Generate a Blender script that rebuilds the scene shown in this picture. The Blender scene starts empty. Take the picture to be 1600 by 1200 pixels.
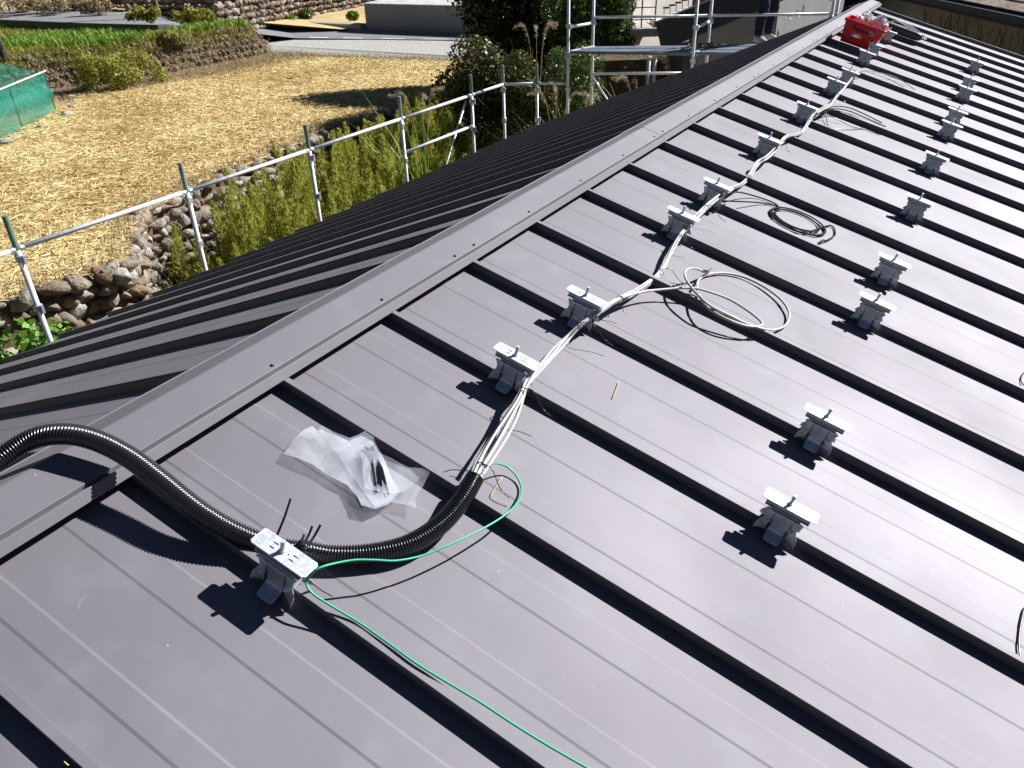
import bpy, bmesh, math, random
import numpy as np
from mathutils import Vector, Matrix, noise
random.seed(7); RNG = np.random.default_rng(7)
S = bpy.context.scene
# ------------------------------------------------------------------ camera (solved from the photograph)
FPX = 1232.703
PITCH, ROLL, YAW = 0.535671, -0.031243, 0.543511
CAM = Vector((1.621497, -0.756218, 0.962232))
Fv = Vector((-math.sin(YAW)*math.cos(PITCH), math.cos(YAW)*math.cos(PITCH), -math.sin(PITCH)))
R0 = Vector((math.cos(YAW), math.sin(YAW), 0)); U0 = R0.cross(Fv)
Rv = math.cos(ROLL)*R0 + math.sin(ROLL)*U0
Uv = -math.sin(ROLL)*R0 + math.cos(ROLL)*U0
cam = bpy.data.cameras.new('camera'); camo = bpy.data.objects.new('camera', cam)
S.collection.objects.link(camo); S.camera = camo
cam.sensor_width = 36; cam.lens = FPX/1600*36; cam.clip_start = .05; cam.clip_end = 3000
camo.matrix_world = Matrix(((Rv.x, Uv.x, -Fv.x, CAM.x), (Rv.y, Uv.y, -Fv.y, CAM.y), (Rv.z, Uv.z, -Fv.z, CAM.z), (0, 0, 0, 1)))
# ------------------------------------------------------------------ world, sun, exposure
SUN = Vector((.603, .95, .863)).normalized()
w = bpy.data.worlds.new('World'); S.world = w; w.use_nodes = True
nt = w.node_tree; bg = nt.nodes['Background']; sky = nt.nodes.new('ShaderNodeTexSky')
sky.sky_type = 'NISHITA'; sky.sun_disc = False
sky.sun_elevation = math.asin(SUN.z); sky.sun_rotation = math.atan2(SUN.x, SUN.y)
sky.altitude = 2500; sky.dust_density = .05; sky.air_density = .5; sky.ozone_density = 1.5
nt.links.new(sky.outputs[0], bg.inputs[0]); bg.inputs[1].default_value = .05
sl = bpy.data.lights.new('sun', 'SUN'); sl.energy = 5.0; sl.angle = math.radians(.5); sl.color = (1, .98, .95)
so = bpy.data.objects.new('sun', sl); S.collection.objects.link(so)
so.rotation_euler = (-SUN).to_track_quat('-Z', 'Y').to_euler(); so.location = (5, 8, 20)
S.view_settings.view_transform = 'Standard'; S.view_settings.look = 'None'
S.view_settings.exposure = .85; S.view_settings.gamma = 1
S.render.engine = 'CYCLES'
S.render.resolution_x = 1024; S.render.resolution_y = 768
# ------------------------------------------------------------------ roof frame
SP = .455
TA = .2888685; AR = math.atan(TA); TB = .4014675; BL = math.atan(TB)
XA = .075; ZA = -XA*TA
NR = Vector((math.sin(AR), 0, math.cos(AR))); DS = Vector((math.cos(AR), 0, -math.sin(AR)))
NL = Vector((-math.sin(BL), 0, math.cos(BL))); DL = Vector((-math.cos(BL), 0, -math.sin(BL)))
def WR(s, y, h=0):                      # right slope: distance down slope, along ridge, height above seam tops
    v = DS*s + NR*h; return Vector((v.x, y, v.z))
def WL(t, y, h=0):                      # left slope
    v = Vector((XA, 0, ZA)) + DL*t + NL*h; return Vector((v.x, y, v.z))
def ray(u, v): return Fv + Rv*((u-800)/FPX) - Uv*((v-600)/FPX)
def onZ(u, v, z): d = ray(u, v); return CAM + d*((z-CAM.z)/d.z)
def onR(u, v, h=0):
    d = ray(u, v); X = CAM + d*((h-CAM.dot(NR))/d.dot(NR)); return (X.dot(DS), X.y)
def dep(u, v, k): return CAM + ray(u, v)*k
# ------------------------------------------------------------------ helpers
def link(o, parent=None):
    S.collection.objects.link(o)
    if parent: o.parent = parent
    return o
def tag(o, label, cat, group=None):
    o['label'] = label; o['category'] = cat
    if group: o['group'] = group
    return o
def empty(name, loc, label, cat, group=None, rot=None):
    o = bpy.data.objects.new(name, None); o.location = loc; o.empty_display_size = .1
    if rot: o.rotation_euler = rot
    link(o); return tag(o, label, cat, group)
class MB:
    def __init__(s): s.v = []; s.f = []
    def add(s, vs, fs):
        b = len(s.v); s.v += [tuple(x) for x in vs]; s.f += [tuple(i+b for i in f) for f in fs]; return s
    def hexa(s, p):   # 8 points: bottom 4 ccw, top 4
        return s.add(p, [(0, 3, 2, 1), (4, 5, 6, 7), (0, 1, 5, 4), (1, 2, 6, 5), (2, 3, 7, 6), (3, 0, 4, 7)])
    def box(s, x0, x1, y0, y1, z0, z1, M=None):
        p = [Vector(q) for q in ((x0, y0, z0), (x1, y0, z0), (x1, y1, z0), (x0, y1, z0), (x0, y0, z1), (x1, y0, z1), (x1, y1, z1), (x0, y1, z1))]
        if M: p = [M @ q for q in p]
        return s.hexa(p)
    def bar(s, a, b, w, h, up=Vector((0, 0, 1))):
        a = Vector(a); b = Vector(b); d = (b-a).normalized(); sx = d.cross(up).normalized()*w/2; sz = sx.cross(d).normalized()*h/2
        return s.hexa([a-sx-sz, a+sx-sz, b+sx-sz, b-sx-sz, a-sx+sz, a+sx+sz, b+sx+sz, b-sx+sz])
    def tube(s, pts, r, n=10, cap=True):
        pts = [Vector(p) for p in pts]; m = len(pts); rr = r if hasattr(r, '__len__') else [r]*m
        t = (pts[1]-pts[0]).normalized(); a = t.orthogonal().normalized(); vs = []; fs = []
        for i in range(m):
            t2 = (pts[min(i+1, m-1)]-pts[max(i-1, 0)])
            if t2.length < 1e-9: t2 = t
            t2.normalize(); a = (a - t2*a.dot(t2)).normalized(); bb = t2.cross(a)
            for k in range(n):
                th = 2*math.pi*k/n; vs.append(pts[i]+(a*math.cos(th)+bb*math.sin(th))*rr[i])
        for i in range(m-1):
            for k in range(n): fs.append((i*n+k, i*n+(k+1) % n, (i+1)*n+(k+1) % n, (i+1)*n+k))
        if cap: fs.append(tuple(range(n-1, -1, -1))); fs.append(tuple((m-1)*n+k for k in range(n)))
        return s.add(vs, fs)
    def prism(s, poly, a, b):  # poly list of (x,z) extruded y a->b
        n = len(poly); vs = [(x, a, z) for x, z in poly]+[(x, b, z) for x, z in poly]
        return s.add(vs, [tuple(range(n)), tuple(range(2*n-1, n-1, -1))]+[(i, i+n, (i+1) % n+n, (i+1) % n) for i in range(n)])
    def build(s, name, mat, parent=None, smooth=False, bevel=0, seg=2):
        me = bpy.data.meshes.new(name); me.from_pydata(s.v, [], s.f); me.update()
        if bevel or True:
            bm = bmesh.new(); bm.from_mesh(me); bmesh.ops.recalc_face_normals(bm, faces=bm.faces) if len(bm.faces) < 60000 else None
            bm.to_mesh(me); bm.free()
        if smooth: me.polygons.foreach_set('use_smooth', [True]*len(me.polygons))
        me.materials.append(mat); o = bpy.data.objects.new(name, me)
        if bevel:
            md = o.modifiers.new('bevel', 'BEVEL'); md.width = bevel; md.segments = seg; md.limit_method = 'ANGLE'
        return link(o, parent)
def fastmesh(name, V, F, mat, parent=None, smooth=False, colors=None):
    V = np.asarray(V, np.float32).reshape(-1, 3); F = np.asarray(F, np.int32); k = F.shape[1]
    me = bpy.data.meshes.new(name); me.vertices.add(len(V)); me.vertices.foreach_set('co', V.ravel())
    me.loops.add(F.size); me.loops.foreach_set('vertex_index', F.ravel()); me.polygons.add(len(F))
    me.polygons.foreach_set('loop_start', np.arange(0, F.size, k, dtype=np.int32)); me.polygons.foreach_set('loop_total', np.full(len(F), k, np.int32))
    me.update(calc_edges=True)
    if smooth: me.polygons.foreach_set('use_smooth', np.ones(len(F), bool))
    me.materials.append(mat); return link(bpy.data.objects.new(name, me), parent)
def cr(pts, sub=8):   # catmull-rom through tuples
    P = [Vector(p) for p in pts]; P = [P[0]*2-P[1]]+P+[P[-1]*2-P[-2]]; out = []
    for i in range(1, len(P)-2):
        for k in range(sub):
            t = k/sub; a, b, c, d = P[i-1:i+3]
            out.append(.5*((2*b)+(c-a)*t+(2*a-5*b+4*c-d)*t*t+(3*b-a-3*c+d)*t**3))
    out.append(P[-2]); return out
def pix(path, sub=8):   # (u,v,h) -> smooth world path lying over the right slope
    return [WR(p.x, p.y, p.z) for p in cr([(*onR(u, v, h), h) for u, v, h in path], sub)]
# ------------------------------------------------------------------ materials
MATS = {}
def mat(name, col, rough=.6, metal=0, spec=.5, noise_sc=0, amt=.15, bump=0, bsc=None, col2=None, alpha=None, sheen=0, coat=0):
    if name in MATS: return MATS[name]
    m = bpy.data.materials.new(name); m.use_nodes = True; t = m.node_tree; p = t.nodes['Principled BSDF']
    p.inputs['Base Color'].default_value = (*col, 1); p.inputs['Roughness'].default_value = rough; p.inputs['Metallic'].default_value = metal
    p.inputs['Specular IOR Level'].default_value = spec
    if coat: p.inputs['Coat Weight'].default_value = coat; p.inputs['Coat Roughness'].default_value = .15
    tc = t.nodes.new('ShaderNodeTexCoord')
    if noise_sc:
        n = t.nodes.new('ShaderNodeTexNoise'); n.inputs['Scale'].default_value = noise_sc; n.inputs['Detail'].default_value = 6; n.inputs['Roughness'].default_value = .65
        t.links.new(tc.outputs['Object'], n.inputs['Vector'])
        r = t.nodes.new('ShaderNodeValToRGB'); c2 = col2 if col2 else tuple(min(1, c*(1+amt*2)) for c in col); c1 = col if col2 else tuple(c*(1-amt) for c in col)
        r.color_ramp.elements[0].position = .3; r.color_ramp.elements[1].position = .7
        r.color_ramp.elements[0].color = (*c1, 1); r.color_ramp.elements[1].color = (*c2, 1)
        t.links.new(n.outputs['Fac'], r.inputs['Fac']); t.links.new(r.outputs[0], p.inputs['Base Color'])
    if bump:
        n2 = t.nodes.new('ShaderNodeTexNoise'); n2.inputs['Scale'].default_value = bsc or noise_sc*4 or 20; n2.inputs['Detail'].default_value = 5
        t.links.new(tc.outputs['Object'], n2.inputs['Vector']); b = t.nodes.new('ShaderNodeBump'); b.inputs['Strength'].default_value = bump; b.inputs['Distance'].default_value = .02
        t.links.new(n2.outputs['Fac'], b.inputs['Height']); t.links.new(b.outputs[0], p.inputs['Normal'])
    MATS[name] = m; return m
def leafmat(name, cols, rough=.5, trans=.25):
    m = bpy.data.materials.new(name); m.use_nodes = True; t = m.node_tree; p = t.nodes['Principled BSDF']
    g = t.nodes.new('ShaderNodeNewGeometry'); r = t.nodes.new('ShaderNodeValToRGB'); r.color_ramp.interpolation = 'LINEAR'
    els = r.color_ramp.elements
    while len(els) < len(cols): els.new(.5)
    for i, c in enumerate(cols): els[i].position = i/(len(cols)-1); els[i].color = (*c, 1)
    t.links.new(g.outputs['Random Per Island'], r.inputs['Fac']); t.links.new(r.outputs[0], p.inputs['Base Color'])
    p.inputs['Roughness'].default_value = rough; p.inputs['Specular IOR Level'].default_value = .4
    tr = t.nodes.new('ShaderNodeBsdfTranslucent'); mx = t.nodes.new('ShaderNodeMixShader'); mx.inputs[0].default_value = trans
    t.links.new(r.outputs[0], tr.inputs[0]); out = t.nodes['Material Output']
    t.links.new(p.outputs[0], mx.inputs[1]); t.links.new(tr.outputs[0], mx.inputs[2]); t.links.new(mx.outputs[0], out.inputs[0])
    return m
def roofmat():
    m = bpy.data.materials.new('dark painted steel'); m.use_nodes = True; t = m.node_tree; p = t.nodes['Principled BSDF']
    tc = t.nodes.new('ShaderNodeTexCoord'); N = t.nodes.new; L = t.links.new
    def noi(sc, det, mp=None):
        n = N('ShaderNodeTexNoise'); n.inputs['Scale'].default_value = sc; n.inputs['Detail'].default_value = det
        if mp:
            q = N('ShaderNodeMapping'); q.inputs['Scale'].default_value = mp; L(tc.outputs['Object'], q.inputs[0]); L(q.outputs[0], n.inputs['Vector'])
        else: L(tc.outputs['Object'], n.inputs['Vector'])
        return n
    a = noi(1.6, 5); r = N('ShaderNodeValToRGB'); r.color_ramp.elements[0].position = .3; r.color_ramp.elements[1].position = .72
    r.color_ramp.elements[0].color = (.052, .047, .057, 1); r.color_ramp.elements[1].color = (.068, .061, .072, 1); L(a.outputs[0], r.inputs[0])
    # pale dust smudges and specks
    d = noi(7, 8); dr = N('ShaderNodeValToRGB'); dr.color_ramp.elements[0].position = .54; dr.color_ramp.elements[1].position = .78
    dr.color_ramp.elements[1].color = (.6, .6, .6, 1); dr.color_ramp.elements[0].color = (0, 0, 0, 1); L(d.outputs[0], dr.inputs[0])
    v = N('ShaderNodeTexVoronoi'); v.inputs['Scale'].default_value = 34; L(tc.outputs['Object'], v.inputs['Vector'])
    vr = N('ShaderNodeMath'); vr.operation = 'LESS_THAN'; vr.inputs[1].default_value = .045; L(v.outputs['Distance'], vr.inputs[0])
    vn = noi(2.3, 2); vm = N('ShaderNodeMath'); vm.operation = 'GREATER_THAN'; vm.inputs[1].default_value = .60; L(vn.outputs[0], vm.inputs[0])
    vv = N('ShaderNodeMath'); vv.operation = 'MULTIPLY'; L(vr.outputs[0], vv.inputs[0]); L(vm.outputs[0], vv.inputs[1])
    mx = N('ShaderNodeMix'); mx.data_type = 'RGBA'; L(dr.outputs[0], mx.inputs[0]); L(r.outputs[0], mx.inputs[6]); mx.inputs[7].default_value = (.11, .11, .125, 1)
    m2 = N('ShaderNodeMix'); m2.data_type = 'RGBA'; L(vv.outputs[0], m2.inputs[0]); L(mx.outputs[2], m2.inputs[6]); m2.inputs[7].default_value = (.45, .45, .47, 1)
    # curved hairline scuffs
    sn = noi(3.1, 2); s1 = N('ShaderNodeMath'); s1.operation = 'SUBTRACT'; s1.inputs[1].default_value = .5; L(sn.outputs[0], s1.inputs[0]); s2 = N('ShaderNodeMath'); s2.operation = 'ABSOLUTE'; L(s1.outputs[0], s2.inputs[0])
    s3 = N('ShaderNodeMath'); s3.operation = 'LESS_THAN'; s3.inputs[1].default_value = .0016; L(s2.outputs[0], s3.inputs[0]); gn = noi(6.3, 3); s4 = N('ShaderNodeMath'); s4.operation = 'GREATER_THAN'; s4.inputs[1].default_value = .65; L(gn.outputs[0], s4.inputs[0])
    s5 = N('ShaderNodeMath'); s5.operation = 'MULTIPLY'; L(s3.outputs[0], s5.inputs[0]); L(s4.outputs[0], s5.inputs[1]); m3 = N('ShaderNodeMix'); m3.data_type = 'RGBA'; L(s5.outputs[0], m3.inputs[0]); L(m2.outputs[2], m3.inputs[6]); m3.inputs[7].default_value = (.10, .10, .11, 1)
    L(m3.outputs[2], p.inputs['Base Color'])
    rn = noi(1.3, 7); rr = N('ShaderNodeMapRange'); rr.inputs[1].default_value = .3; rr.inputs[2].default_value = .7; rr.inputs[3].default_value = .67; rr.inputs[4].default_value = .77
    L(rn.outputs[0], rr.inputs[0]); L(rr.outputs[0], p.inputs['Roughness'])
    p.inputs['Specular IOR Level'].default_value = .5; p.inputs['IOR'].default_value = 2.5; p.inputs['Specular Tint'].default_value = (.94, .915, 1, 1)
    bn = noi(1.1, 2); bf = noi(260, 2); b1 = N('ShaderNodeBump'); b1.inputs['Strength'].default_value = .25; b1.inputs['Distance'].default_value = .012; L(bn.outputs[0], b1.inputs['Height'])
    b2 = N('ShaderNodeBump'); b2.inputs['Strength'].default_value = .05; b2.inputs['Distance'].default_value = .001; L(bf.outputs[0], b2.inputs['Height']); L(b1.outputs[0], b2.inputs['Normal'])
    L(b2.outputs[0], p.inputs['Normal']); return m
M_ROOF = roofmat()
M_GALV = mat('galvanised steel', (.62, .67, .74), .42, .6, .5, 45, .18, .12, 60)
M_GALVD = mat('dull galvanised steel', (.44, .46, .51), .42, .6, .5, 30, .2, .15, 50)
M_PIPE = mat('galvanised pipe', (.58, .61, .64), .5, .3, .5, 14, .15, .1, 40)
M_PLANK = mat('steel deck', (.11, .13, .17), .6, .0, .3, 5, .2, .15, 30)
M_GREENP = mat('green paint', (.12, .20, .15), .6, 0, .4, 30, .2)
M_SCREW = mat('dark screw', (.03, .03, .032), .4, .5)
M_BLK = mat('black plastic', (.012, .013, .015), .24, 0, .8)
M_BLKR = mat('black rubber', (.016, .016, .017), .45)
M_WHT = mat('light grey cable sheath', (.52, .51, .49), .4, 0, .5, 30, .05)
M_GRY = mat('grey cable sheath', (.24, .24, .25), .5)
M_COIL = mat('matt black cable', (.010, .010, .011), .7, 0, .15)
M_GRN = mat('green wire', (.03, .42, .24), .38)
M_RED = mat('red plastic', (.62, .006, .012), .28, 0, .6)
M_STONE = None
# ------------------------------------------------------------------ ground levels
PAD, FLD, TER = -4.9, -3.4, -2.4
def sheet(name, poly, z, m, kind='structure', thick=0):
    from mathutils.geometry import tessellate_polygon
    pts = [Vector((p[0], p[1], z if len(p) < 3 else p[2])) for p in poly]; tris = tessellate_polygon([[Vector((q.x, q.y, 0)) for q in pts]]); fs = []
    for t in tris:
        a, b, c = [pts[k] for k in t]; fs.append(tuple(t) if (b-a).cross(c-a).z > 0 else tuple(reversed(t)))
    me = bpy.data.meshes.new(name); me.from_pydata([tuple(q) for q in pts], [], fs); me.update(); me.materials.append(m)
    o = link(bpy.data.objects.new(name, me)); o['kind'] = kind; return o
M_YARD = mat('yard soil', (.10, .075, .05), .95, 0, .2, 1.3, .3, .6, 14, col2=(.17, .14, .085))
M_STRAWG = mat('straw covered soil', (.30, .22, .11), .95, 0, .2, 1.1, .3, .8, 60, col2=(.66, .53, .28))
M_GRASSG = mat('grassy soil', (.05, .075, .02), .95, 0, .2, 1.2, .3, .7, 20, col2=(.13, .12, .045))
M_ROAD = mat('asphalt', (.17, .172, .18), .9, 0, .3, 9, .2, .3, 90, col2=(.24, .242, .25))
M_GRAV = mat('gravel', (.25, .24, .22), .95, 0, .2, 12, .3, .9, 50, col2=(.55, .54, .51))
M_PAINT = mat('white road paint', (.75, .75, .73), .7, 0, .3, 20, .1)
sheet('ground', [(-400, -300), (400, -300), (400, 500), (-400, 500)], PAD, M_YARD)
WALL = [(-9.9, -6), (-9.75, 0), (-9.65, 3.2), (-9.5, 4.3), (-9.36, 4.95), (-9.28, 5.4), (-9.2, 5.7), (-9.18, 5.95), (-9.5, 6.25), (-10.15, 6.8), (-10.95, 7.45), (-11.15, 8.4), (-11.5, 10.0), (-11.75, 11.2), (-12.05, 13.3), (-12.25, 16), (-12.2, 19), (-11.0, 22), (-8, 24.0)]
BANK = [(-23.9, -4), (-23.7, 5), (-23.6, 9.5), (-23.8, 12.5), (-24.1, 14.4), (-23.9, 15.7), (-23.2, 16.9), (-22.95, 18.3), (-23.0, 20.4), (-22.9, 22.9)]
fieldpoly = [(x, y) for x, y in WALL]+[(2, 25.5), (40, 27), (40, 60), (-20, 60), (-60, 60), (-60, -6)]
sheet('field', fieldpoly, FLD, M_STRAWG)
# road beyond the field: flat near the shed wall, climbing to the left behind the bank
RD = lambda u, v, z: tuple(onZ(u, v, z))
rn = [(10, 26.6, -3.2), (-12, 27.2, -3.2), (-17.7, 27.1, -3.2), (-21.3, 26.2, -3.2), (-24.0, 25.2, -3.15), (-24.9, 22.6, -2.6), (-25.1, 19.6, -2.08), (-28.0, 18.6, -2.0), (-33, 18.2, -1.98), (-60, 16, -1.9)]
rf = [(10, 29.3, -3.2), (-12, 29.3, -3.2), (-18.8, 29.2, -3.2), (-23.1, 29.0, -3.2), (-27.6, 28.2, -3.15), (-28.8, 25.2, -2.6), (-29.5, 22.6, -2.08), (-31.5, 21.6, -2.0), (-36, 21.0, -1.98), (-61, 19, -1.9)]
mb = MB()
for i in range(len(rn)-1): mb.add([rn[i], rn[i+1], rf[i+1], rf[i]], [(0, 1, 2, 3)])
o = mb.build('road', M_ROAD); o['kind'] = 'structure'
mb = MB()
for A, B, t0, t1 in ((rn, rf, .88, .93), (rn, rf, .05, .09)):
    for i in range(0, 4):
        q = [Vector(A[i]).lerp(Vector(B[i]), t0), Vector(A[i+1]).lerp(Vector(B[i+1]), t0), Vector(A[i+1]).lerp(Vector(B[i+1]), t1), Vector(A[i]).lerp(Vector(B[i]), t1)]
        if t0 < .5:
            for k in (.0, .5):
                r_ = [q[0].lerp(q[1], k), q[0].lerp(q[1], k+.28), q[3].lerp(q[2], k+.28), q[3].lerp(q[2], k)]
                mb.add([p+Vector((0, 0, .006)) for p in r_], [(0, 1, 2, 3)])
        else: mb.add([p+Vector((0, 0, .006)) for p in q], [(0, 1, 2, 3)])
o = mb.build('road_marking', M_PAINT); o['kind'] = 'structure'
# gravel verge between field and road
gz = FLD+.02; gp = [(-23.4, 22.5, gz), (-22.7, 22.8, gz), (-19.5, 23.1, gz), (-15.3, 23.8, gz), (-10, 24.4, gz), (2, 25.4, gz), (10, 26.3, gz), (10, 27.7), (-12, 28.3), (-17.7, 28.2), (-21.3, 27.3), (-24.4, 26.2), (-24.6, 23.5)]
sheet('gravel_verge', gp, FLD+.19, M_GRAV)
# terraces behind the road, rising to the hillside
M_HILL = mat('dry terraced hillside', (.36, .27, .13), .95, 0, .2, .5, .3, .7, 6, col2=(.55, .43, .22))
tb = MB()
def ribbon(path_z, m, name):
    mb = MB()
    for i in range(len(path_z)-1):
        A, B = path_z[i], path_z[i+1]
        for k in range(len(A)-1): mb.add([A[k], A[k+1], B[k+1], B[k]], [(0, 1, 2, 3)])
    o = mb.build(name, m); o['kind'] = 'structure'; return o
t1 = [(-61.5, 18.6, -1.93)]+[(x+.2, y-.5, z-.03) for x, y, z in reversed(rf[1:-1])]+[(60, 28.8, -3.23)]
t2 = [(-90, 30, -1.7), tuple(onZ(-150, 0, -1.9)), tuple(onZ(60, 0, -1.9)), tuple(onZ(200, 10, -2.0)), tuple(onZ(340, 38, -2.35)), tuple(onZ(405, 35, -2.7)), tuple(onZ(470, 27, -2.95)), tuple(onZ(560, 10, -3.0)), tuple(onZ(660, -8, -3.0)), (60, 60, -3)]
th_ = [.1, .1, .15, .3, .95, 1.2, 1.4, 1.4, 1.4, 1.4]
ribbon([t1, t2], M_HILL, 'lower_terrace')
t3 = [(x-.3, y+.4, z+h) for (x, y, z), h in zip(t2, th_)]; t4 = [(x*1.25-4, y+16, z+h+.9) for (x, y, z), h in zip(t2, th_)]; t5 = [(x*1.5, y+60, z+6) for x, y, z in t2]; t6 = [(x*2, y+150, z+32) for x, y, z in t2]
ribbon([t3, t4, t5, t6], M_HILL, 'hillside')
M_SKYBLOCK = mat('sky blocking slopes', (.018, .028, .010), .95, 0, .1, .05, .3, .8, .4, col2=(.05, .065, .022))  # unseen ring of dark hills, added to block low sky light
V_ = []; F_ = []; NA = 160
for i in range(NA+1):
    a = 2*math.pi*i/NA
    for j in range(9):
        r = 115+j*26; nz = noise.noise(Vector((math.cos(a)*2.2, math.sin(a)*2.2, j*.35)))*.5+.5; hh = (j/8)**.8*(62+46*nz)*(1-.22*max(0, math.cos(a-math.atan2(SUN.y, SUN.x))))
        V_.append((r*math.cos(a), r*math.sin(a), PAD-.3+hh+(3*noise.noise(Vector((a*9, j*1.3, 1))) if j else 0)))
for i in range(NA):
    for j in range(8): F_.append((i*9+j, (i+1)*9+j, (i+1)*9+j+1, i*9+j+1))
o = fastmesh('sky_blocking_hills', V_, F_, M_SKYBLOCK); o['kind'] = 'structure'
# ------------------------------------------------------------------ dry stone walls built of separate rock shapes
def rocktemplates(n, sub):
    out = []
    for k in range(n):
        bm = bmesh.new(); bmesh.ops.create_icosphere(bm, subdivisions=sub, radius=1)
        off = Vector((k*7.3, k*3.1, 0))
        for v in bm.verts:
            d = v.co.normalized(); q = d.copy()
            for j in range(12):   # facet cuts
                random.seed(k*31+j); nn = Vector((random.gauss(0, 1), random.gauss(0, 1), random.gauss(0, 1))).normalized()
                c = .46+.28*random.random(); e = q.dot(nn)
                if e > c: q -= nn*(e-c)*.97
            q *= 1+.12*noise.noise(d*2.2+off)
            v.co = q
        bm.verts.ensure_lookup_table(); V = np.array([v.co for v in bm.verts]); F = np.array([[v.index for v in f.verts] for f in bm.faces]); bm.free(); out.append((V, F))
    return out
ROCK = rocktemplates(14, 2); ROCKL = rocktemplates(10, 1)
def stonemat(name, cols):
    m = bpy.data.materials.new(name); m.use_nodes = True; t = m.node_tree; p = t.nodes['Principled BSDF']; N = t.nodes.new; L = t.links.new
    g = N('ShaderNodeNewGeometry'); r = N('ShaderNodeValToRGB'); els = r.color_ramp.elements
    while len(els) < len(cols): els.new(.5)
    for i, c in enumerate(cols): els[i].position = i/(len(cols)-1); els[i].color = (*c, 1)
    L(g.outputs['Random Per Island'], r.inputs[0]); tc = N('ShaderNodeTexCoord')
    n = N('ShaderNodeTexNoise'); n.inputs['Scale'].default_value = 9; n.inputs['Detail'].default_value = 9; n.inputs['Roughness'].default_value = .7; L(tc.outputs['Object'], n.inputs['Vector'])
    r2 = N('ShaderNodeValToRGB'); r2.color_ramp.elements[0].position = .3; r2.color_ramp.elements[1].position = .72
    r2.color_ramp.elements[0].color = (.45, .42, .38, 1); r2.color_ramp.elements[1].color = (1.35, 1.35, 1.35, 1); L(n.outputs[0], r2.inputs[0])
    mx = N('ShaderNodeMix'); mx.data_type = 'RGBA'; mx.blend_type = 'MULTIPLY'; mx.inputs[0].default_value = 1; L(r.outputs[0], mx.inputs[6]); L(r2.outputs[0], mx.inputs[7]); L(mx.outputs[2], p.inputs['Base Color'])
    p.inputs['Roughness'].default_value = .92; p.inputs['Specular IOR Level'].default_value = .2
    n2 = N('ShaderNodeTexNoise'); n2.inputs['Scale'].default_value = 22; n2.inputs['Detail'].default_value = 8; L(tc.outputs['Object'], n2.inputs['Vector'])
    b = N('ShaderNodeBump'); b.inputs['Strength'].default_value = .8; b.inputs['Distance'].default_value = .03; L(n2.outputs[0], b.inputs['Height']); L(b.outputs[0], p.inputs['Normal']); return m
M_STONE = stonemat('field stone', [(.16, .12, .085), (.27, .235, .19), (.20, .17, .14), (.36, .33, .29), (.24, .15, .09), (.44, .42, .38), (.22, .19, .16)])
M_STONE2 = stonemat('weathered bank stone', [(.13, .10, .07), (.22, .18, .14), (.17, .13, .09), (.29, .25, .20)])
def stonewall(name, path, ztop, zbot, size, label, m=M_STONE, near=True, lean=.12, parent=None, top=True, zt=None):
    tpl = ROCK if near else ROCKL; Vs = []; Fs = []; b = 0; rr = np.random.default_rng(len(path)*13)
    for i in range(len(path)-1):
        A = np.array(path[i][:2], float); B = np.array(path[i+1][:2], float); L = np.linalg.norm(B-A)
        if L < 1e-3: continue
        d = (B-A)/L; nrm = np.array([d[1], -d[0]])
        za = (path[i][2] if len(path[i]) > 2 else ztop); zb = (path[i+1][2] if len(path[i+1]) > 2 else ztop); H = ztop-zbot
        rows = max(2, int(H/(size*.62)))
        for r in range(rows+1):
            z0 = -H*(r+.35)/rows; x = rr.uniform(0, size*.5)
            while x < L:
                sc = size*rr.uniform(.32, .72)*(1.15 if r == 0 else 1); t = x/L; base = A+d*x+nrm*(lean*(-z0)/H*H*.25+rr.uniform(-.04, .05)*size*2)
                V, F = tpl[rr.integers(len(tpl))]
                a = rr.uniform(0, 6.28); ca, sa = math.cos(a), math.sin(a); R = np.array([[ca, -sa, 0], [sa, ca, 0], [0, 0, 1]])
                b2 = rr.uniform(-.5, .5); R2 = np.array([[1, 0, 0], [0, math.cos(b2), -math.sin(b2)], [0, math.sin(b2), math.cos(b2)]])
                W = (V*np.array([rr.uniform(.8, 1.6), rr.uniform(.7, 1.05), rr.uniform(.45, .95)]))@R.T@R2.T*sc
                W = W+np.array([base[0], base[1], za*(1-t)+zb*t+z0+rr.uniform(-.05, .05)*size])
                Vs.append(W); Fs.append(F+b); b += len(W); x += sc*rr.uniform(1.05, 1.5)
    o = fastmesh(name, np.concatenate(Vs), np.concatenate(Fs), m, parent)
    return o
w1 = empty('stone_wall', (-9.4, 5, PAD), 'rough dry stone retaining wall holding up the straw field beside the house', 'stone wall')
o = stonewall('wall_stones', [(x+1e-3-.04, y) for x, y in WALL[:-1]], FLD+.02, PAD, .33, '', parent=w1); o.matrix_parent_inverse = Matrix.Translation(-w1.location)
mb = MB()
for i in range(len(WALL)-2):
    A, B = WALL[i], WALL[i+1]; mb.add([(A[0]-.02, A[1], FLD-.02), (B[0]-.02, B[1], FLD-.02), (B[0]-.04, B[1], PAD), (A[0]-.04, A[1], PAD)], [(0, 1, 2, 3)])
M_EARTH = mat('dark earth', (.11, .085, .055), 1, 0, .1, 6, .3)
o = mb.build('wall_backing', M_EARTH, w1); o.matrix_parent_inverse = Matrix.Translation(-w1.location)
# big cap stone at the corner of the wall
def bigrock(name, loc, sc, label, rz=0, m=None, k=3, grp=None):
    V, F = ROCK[k]; c, s_ = math.cos(rz), math.sin(rz); W = (V*np.array(sc))@np.array([[c, -s_, 0], [s_, c, 0], [0, 0, 1]]).T
    o = fastmesh(name, W, F, m or M_STONE); o.location = loc; tag(o, label, 'rock', grp); return o
bigrock('capstone', (-9.14, 5.72, FLD-.12), (.34, .22, .17), 'large flat pale boulder capping the outer corner of the stone retaining wall', .5, k=2)
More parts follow.
